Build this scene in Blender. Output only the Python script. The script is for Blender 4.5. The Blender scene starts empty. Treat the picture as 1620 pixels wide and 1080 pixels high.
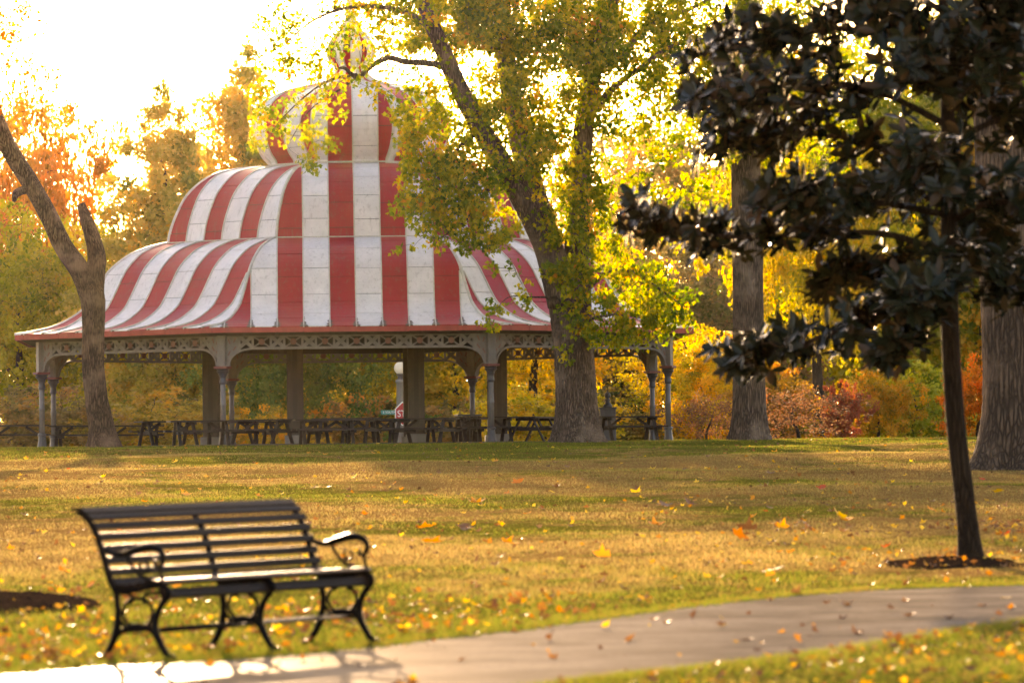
import bpy, math, random
import numpy as np
from mathutils import Vector, Matrix

# ------------------------------------------------------------------ camera, sky, sun, exposure
SC = bpy.context.scene
COL = SC.collection
F_PX, EYE, SLOPE = 9000.0, 1.57, 0.0168
PITCH, ROLL = (766 - 540) / F_PX, -math.radians(0.63)
SUN_AZ, SUN_EL = math.radians(-4.6), math.radians(9.2)
EXPOSURE = 2.1

cam_d = bpy.data.cameras.new('camera')
cam = bpy.data.objects.new('camera', cam_d)
COL.objects.link(cam)
cam_d.sensor_width = 36.0
cam_d.lens = F_PX / 1620 * 36
cam_d.clip_start, cam_d.clip_end = 0.5, 4000
cam_d.dof.use_dof = True
cam_d.dof.focus_distance = 150.0
cam_d.dof.aperture_fstop = 5.2
CAM_R = Matrix.Rotation(math.pi / 2 + PITCH, 3, 'X') @ Matrix.Rotation(ROLL, 3, 'Z')
cam.matrix_world = Matrix.Translation((0, 0, EYE)) @ CAM_R.to_4x4()
SC.camera = cam

world = bpy.data.worlds.new('World')
SC.world = world
world.use_nodes = True
wn = world.node_tree
bg = wn.nodes['Background']
sky = wn.nodes.new('ShaderNodeTexSky')
sky.sky_type = 'NISHITA'
sky.sun_disc = False
sky.sun_elevation = SUN_EL
sky.sun_rotation = SUN_AZ
sky.air_density, sky.dust_density, sky.ozone_density = 1.0, 1.6, 1.0
wn.links.new(sky.outputs[0], bg.inputs[0])
bg.inputs[1].default_value = 0.15

sun_d = bpy.data.lights.new('sun', 'SUN')
sun_d.energy, sun_d.angle, sun_d.color = 4.9, math.radians(0.53), (1.0, 0.78, 0.48)
sun = bpy.data.objects.new('sun', sun_d)
COL.objects.link(sun)
S_DIR = Vector((math.sin(SUN_AZ) * math.cos(SUN_EL), math.cos(SUN_AZ) * math.cos(SUN_EL), math.sin(SUN_EL)))
sun.rotation_euler = S_DIR.to_track_quat('Z', 'Y').to_euler()
sun.location = (-30, 300, 90)

SC.view_settings.view_transform = 'Standard'
SC.view_settings.look = 'None'
SC.view_settings.exposure = EXPOSURE
SC.view_settings.gamma = 1
SC.view_settings.use_curve_mapping = False
SC.view_settings.use_white_balance = True       # the photograph is balanced for open shade
SC.view_settings.white_balance_temperature = 7600
SC.view_settings.white_balance_tint = 24
SC.render.engine = 'CYCLES'
cy = SC.cycles
cy.use_denoising = True
cy.max_bounces, cy.diffuse_bounces, cy.glossy_bounces = 6, 3, 2
cy.transmission_bounces, cy.transparent_max_bounces, cy.volume_bounces = 4, 4, 0
cy.sample_clamp_indirect = 6.0
cy.caustics_reflective = cy.caustics_refractive = False

RND = random.Random(7)
NP = np.random.default_rng(11)

# ------------------------------------------------------------------ places
def ray(px, py):
    d = CAM_R @ Vector(((px - 810) / F_PX, (540 - py) / F_PX, -1))
    return d / d.y
def at(px, py, Y):
    return ray(px, py) * Y + Vector((0, 0, EYE))
def on_lawn(px, py):
    d = ray(px, py)
    t = EYE / (SLOPE - d.z)
    return d * t + Vector((0, 0, EYE))
def G(x, y):                                   # ground height: a lawn rising to a crest, level under the pavilion, falling behind
    x, y = np.asarray(x, float), np.asarray(y, float)
    u = (170 - y) / 2.0
    s = 170 - 2.0 * np.where(u > 30, u, np.log1p(np.exp(np.minimum(u, 30))))
    z = SLOPE * s
    t = np.clip((y - 194) / 45, 0, 1)
    z = z - 1.9 * t * t * (3 - 2 * t)
    near = np.clip((y - 62) / 30, 0, 1) * np.clip((168 - y) / 12, 0, 1)
    return z + 0.03 * near * (np.sin(x * 0.55 + y * 0.13) + np.sin(x * 0.21 - y * 0.31 + 1.3))
def g1(x, y): return float(G(x, y))
FLOOR = SLOPE * 170

# ------------------------------------------------------------------ object helpers
def link(o, parent=None):
    COL.objects.link(o)
    if parent is not None: o.parent = parent
    return o
def tag(o, label, cat=None, group=None, kind=None):
    if label: o['label'] = label
    if cat: o['category'] = cat
    if group: o['group'] = group
    if kind: o['kind'] = kind
    return o
def thing(name, label, cat, loc=(0, 0, 0), rz=0.0, group=None):
    o = bpy.data.objects.new(name, None)
    o.empty_display_size = 0.3
    link(o)
    o.location, o.rotation_euler = loc, (0, 0, rz)
    return tag(o, label, cat, group)
def copy_tree(o, parent=None):
    c = o.copy()
    link(c)
    c.parent = parent
    for ch in list(o.children): copy_tree(ch, c)
    return c
class MB:                                      # collects shapes, builds ONE mesh
    def __init__(s): s.v, s.f = [], []
    def add(s, V, F):
        n = len(s.v)
        s.v += [tuple(p) for p in V]
        s.f += [tuple(i + n for i in q) for q in F]
        return s
    def hexa(s, c8):                           # 8 corners: bottom loop then top loop
        return s.add(c8, [(3, 2, 1, 0), (4, 5, 6, 7), (0, 1, 5, 4), (1, 2, 6, 5), (2, 3, 7, 6), (3, 0, 4, 7)])
    def box(s, c, d, M=None):
        hx, hy, hz = d[0] / 2, d[1] / 2, d[2] / 2
        P = [Vector((sx * hx, sy * hy, sz * hz)) for sz in (-1, 1) for sx, sy in ((-1, -1), (1, -1), (1, 1), (-1, 1))]
        c = Vector(c)
        return s.hexa([(M @ p if M else p) + c for p in P])
    def bar(s, a, b, w, h, up=Vector((0, 0, 1))):   # box-section bar from a to b
        a, b = Vector(a), Vector(b)
        d = (b - a).normalized()
        side = d.cross(up)
        side = side.normalized() if side.length > 1e-4 else Vector((1, 0, 0))
        u2 = side.cross(d)
        P = []
        for e in (a, b):
            P += [e - side * w / 2 - u2 * h / 2, e + side * w / 2 - u2 * h / 2, e + side * w / 2 + u2 * h / 2, e - side * w / 2 + u2 * h / 2]
        return s.hexa(P)
    def prism(s, poly, o, ax, ay, an, th):     # polygon (2D) in plane ax, ay extruded by th along an, centred
        o = Vector(o)
        n = len(poly)
        A = [o + ax * p[0] + ay * p[1] - an * th / 2 for p in poly]
        B = [o + ax * p[0] + ay * p[1] + an * th / 2 for p in poly]
        return s.add(A + B, [tuple(range(n - 1, -1, -1)), tuple(range(n, 2 * n))] + [(i, (i + 1) % n, n + (i + 1) % n, n + i) for i in range(n)])
    def lathe(s, prof, o=(0, 0, 0), n=16, cap=True):
        o = Vector(o)
        V, F = [], []
        for r, z in prof:
            V += [o + Vector((r * math.cos(2 * math.pi * k / n), r * math.sin(2 * math.pi * k / n), z)) for k in range(n)]
        for i in range(len(prof) - 1):
            F += [(i * n + k, i * n + (k + 1) % n, (i + 1) * n + (k + 1) % n, (i + 1) * n + k) for k in range(n)]
        if cap: F += [tuple(range(n - 1, -1, -1)), tuple((len(prof) - 1) * n + k for k in range(n))]
        return s.add(V, F)
    def tube(s, pts, rad, n=8, m=None, ridge=0.0, flare=0.0, seed=0, flat=1.0):
        V, F = tube_np(pts, rad, n, m, ridge, flare, seed, flat)
        return s.add(V.tolist(), F)
    def build(s, name, mat, parent=None, smooth=False, bevel=0.0):
        me = bpy.data.meshes.new(name)
        me.from_pydata(s.v, [], s.f)
        me.materials.append(mat)
        if smooth: me.polygons.foreach_set('use_smooth', [True] * len(me.polygons))
        me.update()
        o = bpy.data.objects.new(name, me)
        link(o, parent)
        if bevel:
            b = o.modifiers.new('bevel', 'BEVEL')
            b.width, b.segments, b.limit_method = bevel, 2, 'ANGLE'
        return o
def catmull(P, m):
    P = np.array([list(p) for p in P], float)
    if len(P) == 2: return P[0] + (P[1] - P[0]) * np.linspace(0, 1, m)[:, None]
    Q = np.vstack([2 * P[0] - P[1], P, 2 * P[-1] - P[-2]])
    t = np.linspace(0, len(P) - 1 - 1e-9, m)
    i = t.astype(int); u = (t - i)[:, None]
    a, b, c, d = Q[i], Q[i + 1], Q[i + 2], Q[i + 3]
    return 0.5 * (2 * b + (c - a) * u + (2 * a - 5 * b + 4 * c - d) * u ** 2 + (3 * b - a - 3 * c + d) * u ** 3)
def tube_np(pts, rad, n=8, m=None, ridge=0.0, flare=0.0, seed=0, flat=1.0):
    k = len(pts)
    m = m or max(2, k * 3)
    C = catmull(pts, m)
    R = np.interp(np.linspace(0, k - 1, m), np.arange(k), rad)
    T = np.gradient(C, axis=0)
    T /= np.linalg.norm(T, axis=1)[:, None] + 1e-12
    a = np.array([0.0, 1, 0]) if abs(T[0][1]) < 0.8 else np.array([1.0, 0, 0])
    V = np.zeros((m, n, 3))
    ang = np.arange(n) * 2 * math.pi / n
    rg = np.random.default_rng(seed)
    ph = rg.uniform(0, 6.28, 8)
    for i in range(m):
        a = a - T[i] * a.dot(T[i]); a /= np.linalg.norm(a)
        b = np.cross(T[i], a)
        r = np.full(n, R[i])
        if ridge:
            s = i / m
            tw = 0.8 * math.sin(5 * s + ph[0])
            r = r * (1 + ridge * (np.sin(5 * ang + ph[1] + tw) * 0.7 + np.sin(9 * ang + ph[2] + 3 * tw + 4 * s) * 0.5
                     + np.sin(3 * ang + 9 * s + ph[3]) * 0.6 + 0.45 * rg.uniform(-1, 1, n)) + 0.25 * ridge * math.sin(17 * s + ph[4]))
        if flare:
            h = np.linalg.norm(C[i] - C[0])
            r = r * (1 + flare * math.exp(-h / (.55 * R[0] + .1)) * (1 + 0.45 * np.sin(4 * ang + ph[5]) + 0.25 * np.sin(7 * ang + ph[6])))
        V[i] = C[i] + (np.cos(ang) * r)[:, None] * a + (np.sin(ang) * r)[:, None] * b * flat
    F = [(i * n + j, i * n + (j + 1) % n, (i + 1) * n + (j + 1) % n, (i + 1) * n + j) for i in range(m - 1) for j in range(n)]
    F += [tuple(range(n - 1, -1, -1)), tuple((m - 1) * n + j for j in range(n))]
    return V.reshape(-1, 3), F
def tri_mesh(name, V, T, mat, rnd=None):       # triangles from numpy arrays
    me = bpy.data.meshes.new(name)
    V = np.ascontiguousarray(V, np.float32); T = np.ascontiguousarray(T, np.int32)
    me.vertices.add(len(V)); me.loops.add(T.size); me.polygons.add(len(T))
    me.vertices.foreach_set('co', V.ravel())
    me.loops.foreach_set('vertex_index', T.ravel())
    me.polygons.foreach_set('loop_start', np.arange(0, T.size, 3, dtype=np.int32))
    me.polygons.foreach_set('loop_total', np.full(len(T), 3, np.int32))
    if rnd is not None:
        at_ = me.attributes.new('rnd', 'FLOAT', 'POINT')
        at_.data.foreach_set('value', np.ascontiguousarray(rnd, np.float32))
    me.materials.append(mat)
    me.update()
    me.validate()
    return me

# leaf templates: (points, triangles); y runs from the stalk to the tip
_o = [(0, 0), (-.26, .04), (-.20, .22), (-.56, .40), (-.24, .52), (-.20, .70), (0, 1.0), (.20, .70), (.24, .52), (.56, .40), (.20, .22), (.26, .04)]
MAPLE = (np.array([(0, .36, .05)] + [(x, y, -abs(x) * .22) for x, y in _o]), np.array([(0, i + 1, (i + 1) % 12 + 1) for i in range(12)]))
RHOMB = (np.array([(0, 0, 0), (-.36, .5, -.08), (0, 1, 0), (.36, .5, -.08)]), np.array([(0, 2, 1), (0, 3, 2)]))
OVAL = (np.array([(0, 0, 0), (-.15, .22, .03), (0, .25, -.02), (.15, .22, .03), (-.21, .55, .03), (0, .55, -.03), (.21, .55, .03), (-.12, .85, 0), (.12, .85, 0), (0, 1, -.06)]),
        np.array([(0, 2, 1), (0, 3, 2), (1, 2, 5), (1, 5, 4), (2, 3, 6), (2, 6, 5), (4, 5, 7), (5, 6, 8), (5, 9, 7), (5, 8, 9)]))
def frames(n, axis=None, spread=1.0, rg=NP):   # random orthonormal frames; leaf axis near 'axis'
    d = rg.normal(size=(n, 3)) * spread
    if axis is not None: d = d + axis
    d /= np.linalg.norm(d, axis=1)[:, None]
    q = rg.normal(size=(n, 3))
    x = np.cross(d, q); x /= np.linalg.norm(x, axis=1)[:, None]
    return x, d, np.cross(x, d)
def scatter_leaves(tmpl, P, size, fr):
    L, T = tmpl
    x, y, z = fr
    s = size[:, None, None]
    V = P[:, None, :] + s * (L[None, :, 0:1] * x[:, None, :] + L[None, :, 1:2] * y[:, None, :] + L[None, :, 2:3] * z[:, None, :])
    k = len(L)
    TT = T[None] + (np.arange(len(P)) * k)[:, None, None]
    return V.reshape(-1, 3), TT.reshape(-1, 3)

# ------------------------------------------------------------------ materials
def mat(name):
    m = bpy.data.materials.new(name)
    m.use_nodes = True
    nt = m.node_tree
    return m, nt, nt.nodes['Principled BSDF']
def N(nt, typ, **kw):
    n = nt.nodes.new(typ)
    for k, v in kw.items():
        if k in n.inputs.keys(): n.inputs[k].default_value = v
        else: setattr(n, k, v)
    return n
def ramp(nt, fac, stops):
    r = nt.nodes.new('ShaderNodeValToRGB')
    el = r.color_ramp.elements
    while len(el) < len(stops): el.new(0.5)
    for e, (p, c) in zip(el, stops): e.position, e.color = p, (*c, 1)
    if fac is not None: nt.links.new(fac, r.inputs[0])
    return r.outputs[0]
def noise(nt, scale, detail=4, rough=.55, vec=None, stretch=None):
    n = N(nt, 'ShaderNodeTexNoise', Scale=scale, Detail=detail, Roughness=rough)
    if vec is not None:
        if stretch:
            mp = N(nt, 'ShaderNodeMapping'); mp.inputs['Scale'].default_value = stretch
            nt.links.new(vec, mp.inputs[0]); vec = mp.outputs[0]
        nt.links.new(vec, n.inputs['Vector'])
    return n.outputs['Fac']
def mixc(nt, fac, a, b, mode='MIX'):
    m = N(nt, 'ShaderNodeMix', data_type='RGBA', blend_type=mode)
    for sock, v in ((m.inputs[0], fac), (m.inputs[6], a), (m.inputs[7], b)):
        if hasattr(v, 'links'): nt.links.new(v, sock)
        elif isinstance(v, tuple): sock.default_value = (*v, 1)
        else: sock.default_value = v
    return m.outputs[2]
def math_(nt, op, a, b=0.0, clamp=False):
    m = N(nt, 'ShaderNodeMath', operation=op, use_clamp=clamp)
    for i, v in enumerate((a, b)):
        if hasattr(v, 'links'): nt.links.new(v, m.inputs[i])
        else: m.inputs[i].default_value = v
    return m.outputs[0]
def bump(nt, p, h, strength, dist):
    b = N(nt, 'ShaderNodeBump', Strength=strength, Distance=dist)
    nt.links.new(h, b.inputs['Height']); nt.links.new(b.outputs[0], p.inputs['Normal'])
def coord(nt, out='Object'): return nt.nodes.new('ShaderNodeTexCoord').outputs[out]
def gpos(nt): return nt.nodes.new('ShaderNodeNewGeometry').outputs['Position']

def painted(name, col, rough=.5, var=.25, scale=3.0, dirt=(.10, .08, .06), dirt_amt=.35, stretch=(1, 1, .35), bmp=.15):
    m, nt, p = mat(name)
    c = coord(nt)
    f = noise(nt, scale, 6, .6, c, stretch)
    d = noise(nt, scale * 4, 5, .7, c)
    base = mixc(nt, ramp_f(nt, f, .35, .7), tuple(x * (1 - var) for x in col), col)
    oi = nt.nodes.new('ShaderNodeObjectInfo').outputs['Random']
    base = mixc(nt, math_(nt, 'MULTIPLY', oi, .18), base, tuple(x * .6 for x in col))
    dm = math_(nt, 'MULTIPLY', ramp_f(nt, math_(nt, 'MULTIPLY', f, d), .30, .48), dirt_amt)
    base = mixc(nt, dm, base, dirt)
    nt.links.new(base, p.inputs['Base Color'])
    p.inputs['Roughness'].default_value = rough
    bump(nt, p, d, bmp, .01)
    return m
def ramp_f(nt, fac, a, b):
    r = N(nt, 'ShaderNodeMapRange', interpolation_type='SMOOTHSTEP')
    r.inputs['From Min'].default_value, r.inputs['From Max'].default_value = a, b
    nt.links.new(fac, r.inputs[0])
    return r.outputs[0]
def panel_mat(name, col, rough):               # painted sheet metal; UV x across the strip, UV y metres above the eave
    m, nt, p = mat(name)
    c = coord(nt)
    f = noise(nt, 1.6, 6, .65, c)
    d = noise(nt, 14, 6, .7, c)
    oi = nt.nodes.new('ShaderNodeObjectInfo').outputs['Random']
    base = mixc(nt, ramp_f(nt, f, .3, .75), tuple(x * .80 for x in col), col)
    base = mixc(nt, math_(nt, 'MULTIPLY', oi, .35), base, tuple(x * .78 for x in col))
    base = mixc(nt, math_(nt, 'MULTIPLY', ramp_f(nt, d, .56, .72), .38), base, (.16, .12, .09))
    base = mixc(nt, math_(nt, 'MULTIPLY', ramp_f(nt, noise(nt, 9, 5, .65, c, (1, 1, .07)), .52, .70), .30), base, (.20, .14, .11))
    p.inputs['Specular IOR Level'].default_value = .35
    uv = N(nt, 'ShaderNodeSeparateXYZ'); nt.links.new(coord(nt, 'UV'), uv.inputs[0])
    e = math_(nt, 'MULTIPLY', math_(nt, 'ABSOLUTE', math_(nt, 'SUBTRACT', uv.outputs[0], .5)), 2.0)
    low = math_(nt, 'SUBTRACT', 1.0, math_(nt, 'DIVIDE', uv.outputs[1], .95))
    n2 = noise(nt, 5.0, 5, .6, c)
    s = math_(nt, 'ADD', math_(nt, 'ADD', math_(nt, 'MULTIPLY', e, .9), math_(nt, 'MULTIPLY', low, .75)), math_(nt, 'MULTIPLY', n2, .55))
    peel = ramp_f(nt, s, 1.62, 1.70)
    base = mixc(nt, peel, base, (.11, .065, .04))
    nt.links.new(base, p.inputs['Base Color'])
    nt.links.new(math_(nt, 'ADD', math_(nt, 'MULTIPLY', f, .25), rough - .1), p.inputs['Roughness'])
    bump(nt, p, noise(nt, 3, 5, .6, c), .18, .03)
    return m
def bark_mat(name, dark, light, scale=7.0, moss=None):
    m, nt, p = mat(name)
    c = coord(nt)
    v = N(nt, 'ShaderNodeTexVoronoi', feature='DISTANCE_TO_EDGE', Scale=scale * 2.9)
    mp = N(nt, 'ShaderNodeMapping'); mp.inputs['Scale'].default_value = (1, 1, .09)
    wz = N(nt, 'ShaderNodeTexNoise', Scale=2.2, Detail=4)
    nt.links.new(c, wz.inputs['Vector'])
    ad = N(nt, 'ShaderNodeVectorMath', operation='MULTIPLY_ADD')
    nt.links.new(wz.outputs['Color'], ad.inputs[0]); ad.inputs[1].default_value = (.10, .10, .5)
    nt.links.new(c, ad.inputs[2]); nt.links.new(ad.outputs[0], mp.inputs[0]); nt.links.new(mp.outputs[0], v.inputs['Vector'])
    crack = ramp_f(nt, v.outputs['Distance'], -.05, .34)
    f = noise(nt, 14, 8, .75, c, (1, 1, .16))
    base = mixc(nt, math_(nt, 'MULTIPLY', crack, f), dark, light)
    base = mixc(nt, ramp_f(nt, noise(nt, 1.1, 4, .6, c), .45, .7), base, mixc(nt, .5, base, tuple(x * 1.3 for x in light)))
    nt.links.new(base, p.inputs['Base Color'])
    p.inputs['Roughness'].default_value = .9
    p.inputs['Specular IOR Level'].default_value = .1
    bump(nt, p, math_(nt, 'ADD', crack, math_(nt, 'MULTIPLY', f, .6)), .9, .06)
    return m
def leaf_mat(name, stops, trans=.5, rough=.5, obj_tint=False, tcol=1.35):
    m, nt, p = mat(name)
    a = N(nt, 'ShaderNodeAttribute', attribute_name='rnd').outputs['Fac']
    col = ramp(nt, a, stops)
    if obj_tint:
        oc = nt.nodes.new('ShaderNodeObjectInfo').outputs['Color']
        col = mixc(nt, 1.0, col, oc, 'MULTIPLY')
    nt.links.new(col, p.inputs['Base Color'])
    p.inputs['Roughness'].default_value = rough
    p.inputs['Specular IOR Level'].default_value = .2
    t = nt.nodes.new('ShaderNodeBsdfTranslucent')
    g = N(nt, 'ShaderNodeHueSaturation', Saturation=1.12, Value=tcol)
    nt.links.new(col, g.inputs['Color']); nt.links.new(g.outputs[0], t.inputs[0])
    mx = nt.nodes.new('ShaderNodeMixShader')
    mx.inputs[0].default_value = trans
    nt.links.new(p.outputs[0], mx.inputs[1]); nt.links.new(t.outputs[0], mx.inputs[2])
    nt.links.new(mx.outputs[0], nt.nodes['Material Output'].inputs['Surface'])
    return m
def plain(name, col, rough=.6, metal=0.0):
    return painted(name, col, rough, .2, 5.0, dirt_amt=.2, stretch=(1, 1, 1))

M_white = panel_mat('white_panel', (.86, .79, .77), .42)
M_red = panel_mat('red_panel', (.46, .014, .020), .46)
M_seam = painted('seam_paint', (.66, .60, .52), .5, .3, 6, (.12, .07, .04), .7)
M_deck = painted('roof_deck', (.07, .05, .04), .9)
M_fascia = painted('fascia_red', (.44, .05, .03), .5, .3, 4, (.10, .04, .03), .5)
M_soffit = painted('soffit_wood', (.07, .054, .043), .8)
M_trim = painted('trim_paint', (.20, .165, .148), .6, .25, 5, (.15, .10, .08), .5)
M_disc = painted('disc_paint', (.22, .10, .07), .7)
M_shaft = painted('shaft_paint', (.17, .155, .155), .5, .25, 6, (.2, .17, .15), .4)
M_iron = painted('dark_iron', (.07, .065, .075), .45, .3, 8, (.12, .10, .09), .3)
M_cap = painted('cap_red', (.20, .06, .05), .6)
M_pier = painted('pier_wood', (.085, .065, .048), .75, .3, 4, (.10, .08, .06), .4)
M_stone = painted('plinth_stone', (.26, .24, .22), .85)
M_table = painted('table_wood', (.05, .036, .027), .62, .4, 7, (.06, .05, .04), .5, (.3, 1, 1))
M_bench = painted('bench_slat', (.024, .013, .008), .45, .3, 9, (.02, .014, .01), .3)
M_benchiron = painted('bench_iron', (.010, .007, .006), .32, .3, 9, (.018, .013, .01), .3)
M_table.node_tree.nodes['Principled BSDF'].inputs['Specular IOR Level'].default_value = .2
for m_ in (M_bench, M_benchiron): m_.node_tree.nodes['Principled BSDF'].inputs['Specular IOR Level'].default_value = .05
M_bark = bark_mat('bark_maple', (.045, .031, .023), (.29, .20, .145), 7)
M_barkL = bark_mat('bark_leaning', (.045, .028, .019), (.34, .21, .14), 9)
M_barkR = bark_mat('bark_pale', (.045, .029, .020), (.22, .135, .088), 5)
M_barkM = bark_mat('bark_magnolia', (.022, .013, .008), (.085, .052, .03), 12)
M_barkB = bark_mat('bark_far', (.03, .024, .02), (.13, .10, .08), 6)
M_twig = painted('twig', (.055, .042, .033), .85)

M_maple = leaf_mat('maple_leaf', [(0, (.055, .095, .006)), (.35, (.15, .185, .010)), (.7, (.35, .30, .014)), (.93, (.52, .34, .02)), (1, (.50, .20, .02))], .62, .6, tcol=1.65)
M_orange = leaf_mat('orange_leaf', [(0, (.38, .12, .025)), (.5, (.62, .22, .04)), (1, (.68, .34, .06))], .5)
M_far = leaf_mat('far_leaf', [(0, (.28, .42, .30)), (.35, (.62, .70, .55)), (.7, (.95, .92, .85)), (1, (1.1, .86, .6))], .5, obj_tint=True)
M_mag = leaf_mat('magnolia_leaf', [(0, (.010, .012, .005)), (.5, (.016, .017, .007)), (.8, (.030, .022, .009)), (1, (.06, .032, .014))], .06, .22, tcol=1.0)
M_mag.node_tree.nodes['Principled BSDF'].inputs['Specular IOR Level'].default_value = .16
M_fall_y = leaf_mat('fallen_yellow', [(0, (.36, .21, .02)), (.6, (.50, .31, .025)), (1, (.58, .40, .07))], .45)
M_fall_o = leaf_mat('fallen_orange', [(0, (.42, .13, .02)), (.5, (.55, .20, .025)), (1, (.58, .28, .05))], .4)
M_fall_b = leaf_mat('fallen_brown', [(0, (.09, .045, .022)), (.6, (.17, .085, .04)), (1, (.24, .13, .06))], .25)
M_fall_r = leaf_mat('fallen_red', [(0, (.42, .05, .02)), (1, (.52, .10, .03))], .4)
M_litter = leaf_mat('leaf_litter', [(0, (.06, .03, .016)), (.45, (.16, .075, .03)), (.68, (.34, .15, .028)), (.88, (.46, .27, .03)), (1, (.55, .40, .07))], .4)

def lawn_color(nt, dry, dry2, green, green2):
    pos = gpos(nt)
    a = noise(nt, .22, 4, .6, pos, (1, .35, 1))
    b = noise(nt, 1.7, 4, .65, pos, (1, .5, 1))
    sep = N(nt, 'ShaderNodeSeparateXYZ'); nt.links.new(pos, sep.inputs[0])
    far_ = ramp_f(nt, sep.outputs[1], 58, 28)          # lusher by the path
    edge = ramp_f(nt, sep.outputs[1], 118, 165)        # and towards the crest
    w = math_(nt, 'ADD', math_(nt, 'ADD', math_(nt, 'MULTIPLY', a, .75), math_(nt, 'MULTIPLY', b, .35)), math_(nt, 'ADD', math_(nt, 'MULTIPLY', far_, .17), math_(nt, 'MULTIPLY', edge, .13)))
    g = ramp_f(nt, w, .515, .66)
    return mixc(nt, g, mixc(nt, b, dry, dry2), mixc(nt, a, green, green2)), b
m, nt, p = mat('lawn_soil')
c, b = lawn_color(nt, (.20, .11, .035), (.28, .16, .05), (.06, .075, .008), (.11, .10, .012))
d = noise(nt, 26, 5, .7, gpos(nt))
c = mixc(nt, ramp_f(nt, d, .4, .62), mixc(nt, .45, c, (.06, .04, .02)), c)
nt.links.new(c, p.inputs['Base Color']); p.inputs['Roughness'].default_value = .95; p.inputs['Specular IOR Level'].default_value = 0.0
bump(nt, p, d, .8, .05)
M_ground = m
m, nt, p = mat('grass_blade')
c, b = lawn_color(nt, (.32, .215, .075), (.43, .31, .115), (.085, .135, .012), (.20, .22, .022))
a = N(nt, 'ShaderNodeAttribute', attribute_name='rnd').outputs['Fac']
c = mixc(nt, ramp_f(nt, a, .65, .98), c, (.36, .23, .05))
n3 = noise(nt, 6.0, 4, .7, gpos(nt), (1, .45, 1))
c = mixc(nt, math_(nt, 'MULTIPLY', ramp_f(nt, n3, .50, .66), .7), c, (.15, .072, .02))
c = mixc(nt, ramp_f(nt, a, .35, .0), c, (.09, .12, .018))
nt.links.new(c, p.inputs['Base Color']); p.inputs['Roughness'].default_value = .7; p.inputs['Specular IOR Level'].default_value = 0.0
t = nt.nodes.new('ShaderNodeBsdfTranslucent'); nt.links.new(c, t.inputs[0])
mx = nt.nodes.new('ShaderNodeMixShader'); mx.inputs[0].default_value = .55
nt.links.new(p.outputs[0], mx.inputs[1]); nt.links.new(t.outputs[0], mx.inputs[2])
nt.links.new(mx.outputs[0], nt.nodes['Material Output'].inputs['Surface'])
M_grass = m
m, nt, p = mat('concrete_path')
pos = gpos(nt)
f = noise(nt, 1.2, 6, .65, pos); d = noise(nt, 28, 6, .8, pos); sp = noise(nt, 70, 4, .7, pos)
c = mixc(nt, ramp_f(nt, f, .34, .66), (.085, .066, .050), (.20, .158, .122))
c = mixc(nt, ramp_f(nt, d, .50, .66), c, (.07, .052, .038))
c = mixc(nt, math_(nt, 'MULTIPLY', ramp_f(nt, noise(nt, 5, 5, .7, pos), .52, .64), .5), c, (.08, .06, .043))
c = mixc(nt, ramp_f(nt, sp, .58, .72), c, (.30, .24, .19))
nt.links.new(c, p.inputs['Base Color'])
nt.links.new(math_(nt, 'ADD', math_(nt, 'MULTIPLY', d, .12), .33), p.inputs['Roughness']); p.inputs['Specular IOR Level'].default_value = 0.0
glo = nt.nodes.new('ShaderNodeBsdfGlossy'); glo.inputs['Roughness'].default_value = .30; glo.inputs['Color'].default_value = (1, .95, .88, 1)
mx = nt.nodes.new('ShaderNodeMixShader'); mx.inputs[0].default_value = .025
nt.links.new(p.outputs[0], mx.inputs[1]); nt.links.new(glo.outputs[0], mx.inputs[2]); nt.links.new(mx.outputs[0], nt.nodes['Material Output'].inputs['Surface'])
bump(nt, p, math_(nt, 'ADD', d, math_(nt, 'MULTIPLY', sp, .5)), .22, .008)
M_path = m
m, nt, p = mat('mulch')
d = noise(nt, 40, 5, .7, gpos(nt))
nt.links.new(mixc(nt, ramp_f(nt, d, .35, .65), (.014, .009, .006), (.05, .028, .016)), p.inputs['Base Color'])
p.inputs['Roughness'].default_value = .95; p.inputs['Specular IOR Level'].default_value = 0.0
bump(nt, p, d, .4, .03)
M_mulch = m

# ------------------------------------------------------------------ the setting: ground, path
ys = np.unique(np.concatenate([np.arange(-120, 24, 12), np.arange(24, 200, 1.0), np.arange(200, 260, 4), np.arange(260, 1501, 62)]))
xs = np.unique(np.concatenate([np.arange(-800, -24, 40), np.arange(-24, 24, 1.0), np.arange(24, 801, 40)]))
XX, YY = np.meshgrid(xs, ys)
ZZ = G(XX, YY)
V = np.stack([XX, YY, ZZ], -1).reshape(-1, 3)
nx, ny = len(xs), len(ys)
I = (np.arange(ny - 1)[:, None] * nx + np.arange(nx - 1)[None]).ravel()
T = np.concatenate([np.stack([I, I + 1, I + nx + 1], 1), np.stack([I, I + nx + 1, I + nx], 1)])
me = tri_mesh('ground', V, T, M_ground)
me.polygons.foreach_set('use_smooth', [True] * len(me.polygons))
gr = link(bpy.data.objects.new('ground', me))
tag(gr, 'dry tan and green lawn rising to a crest', None, kind='structure')

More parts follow.
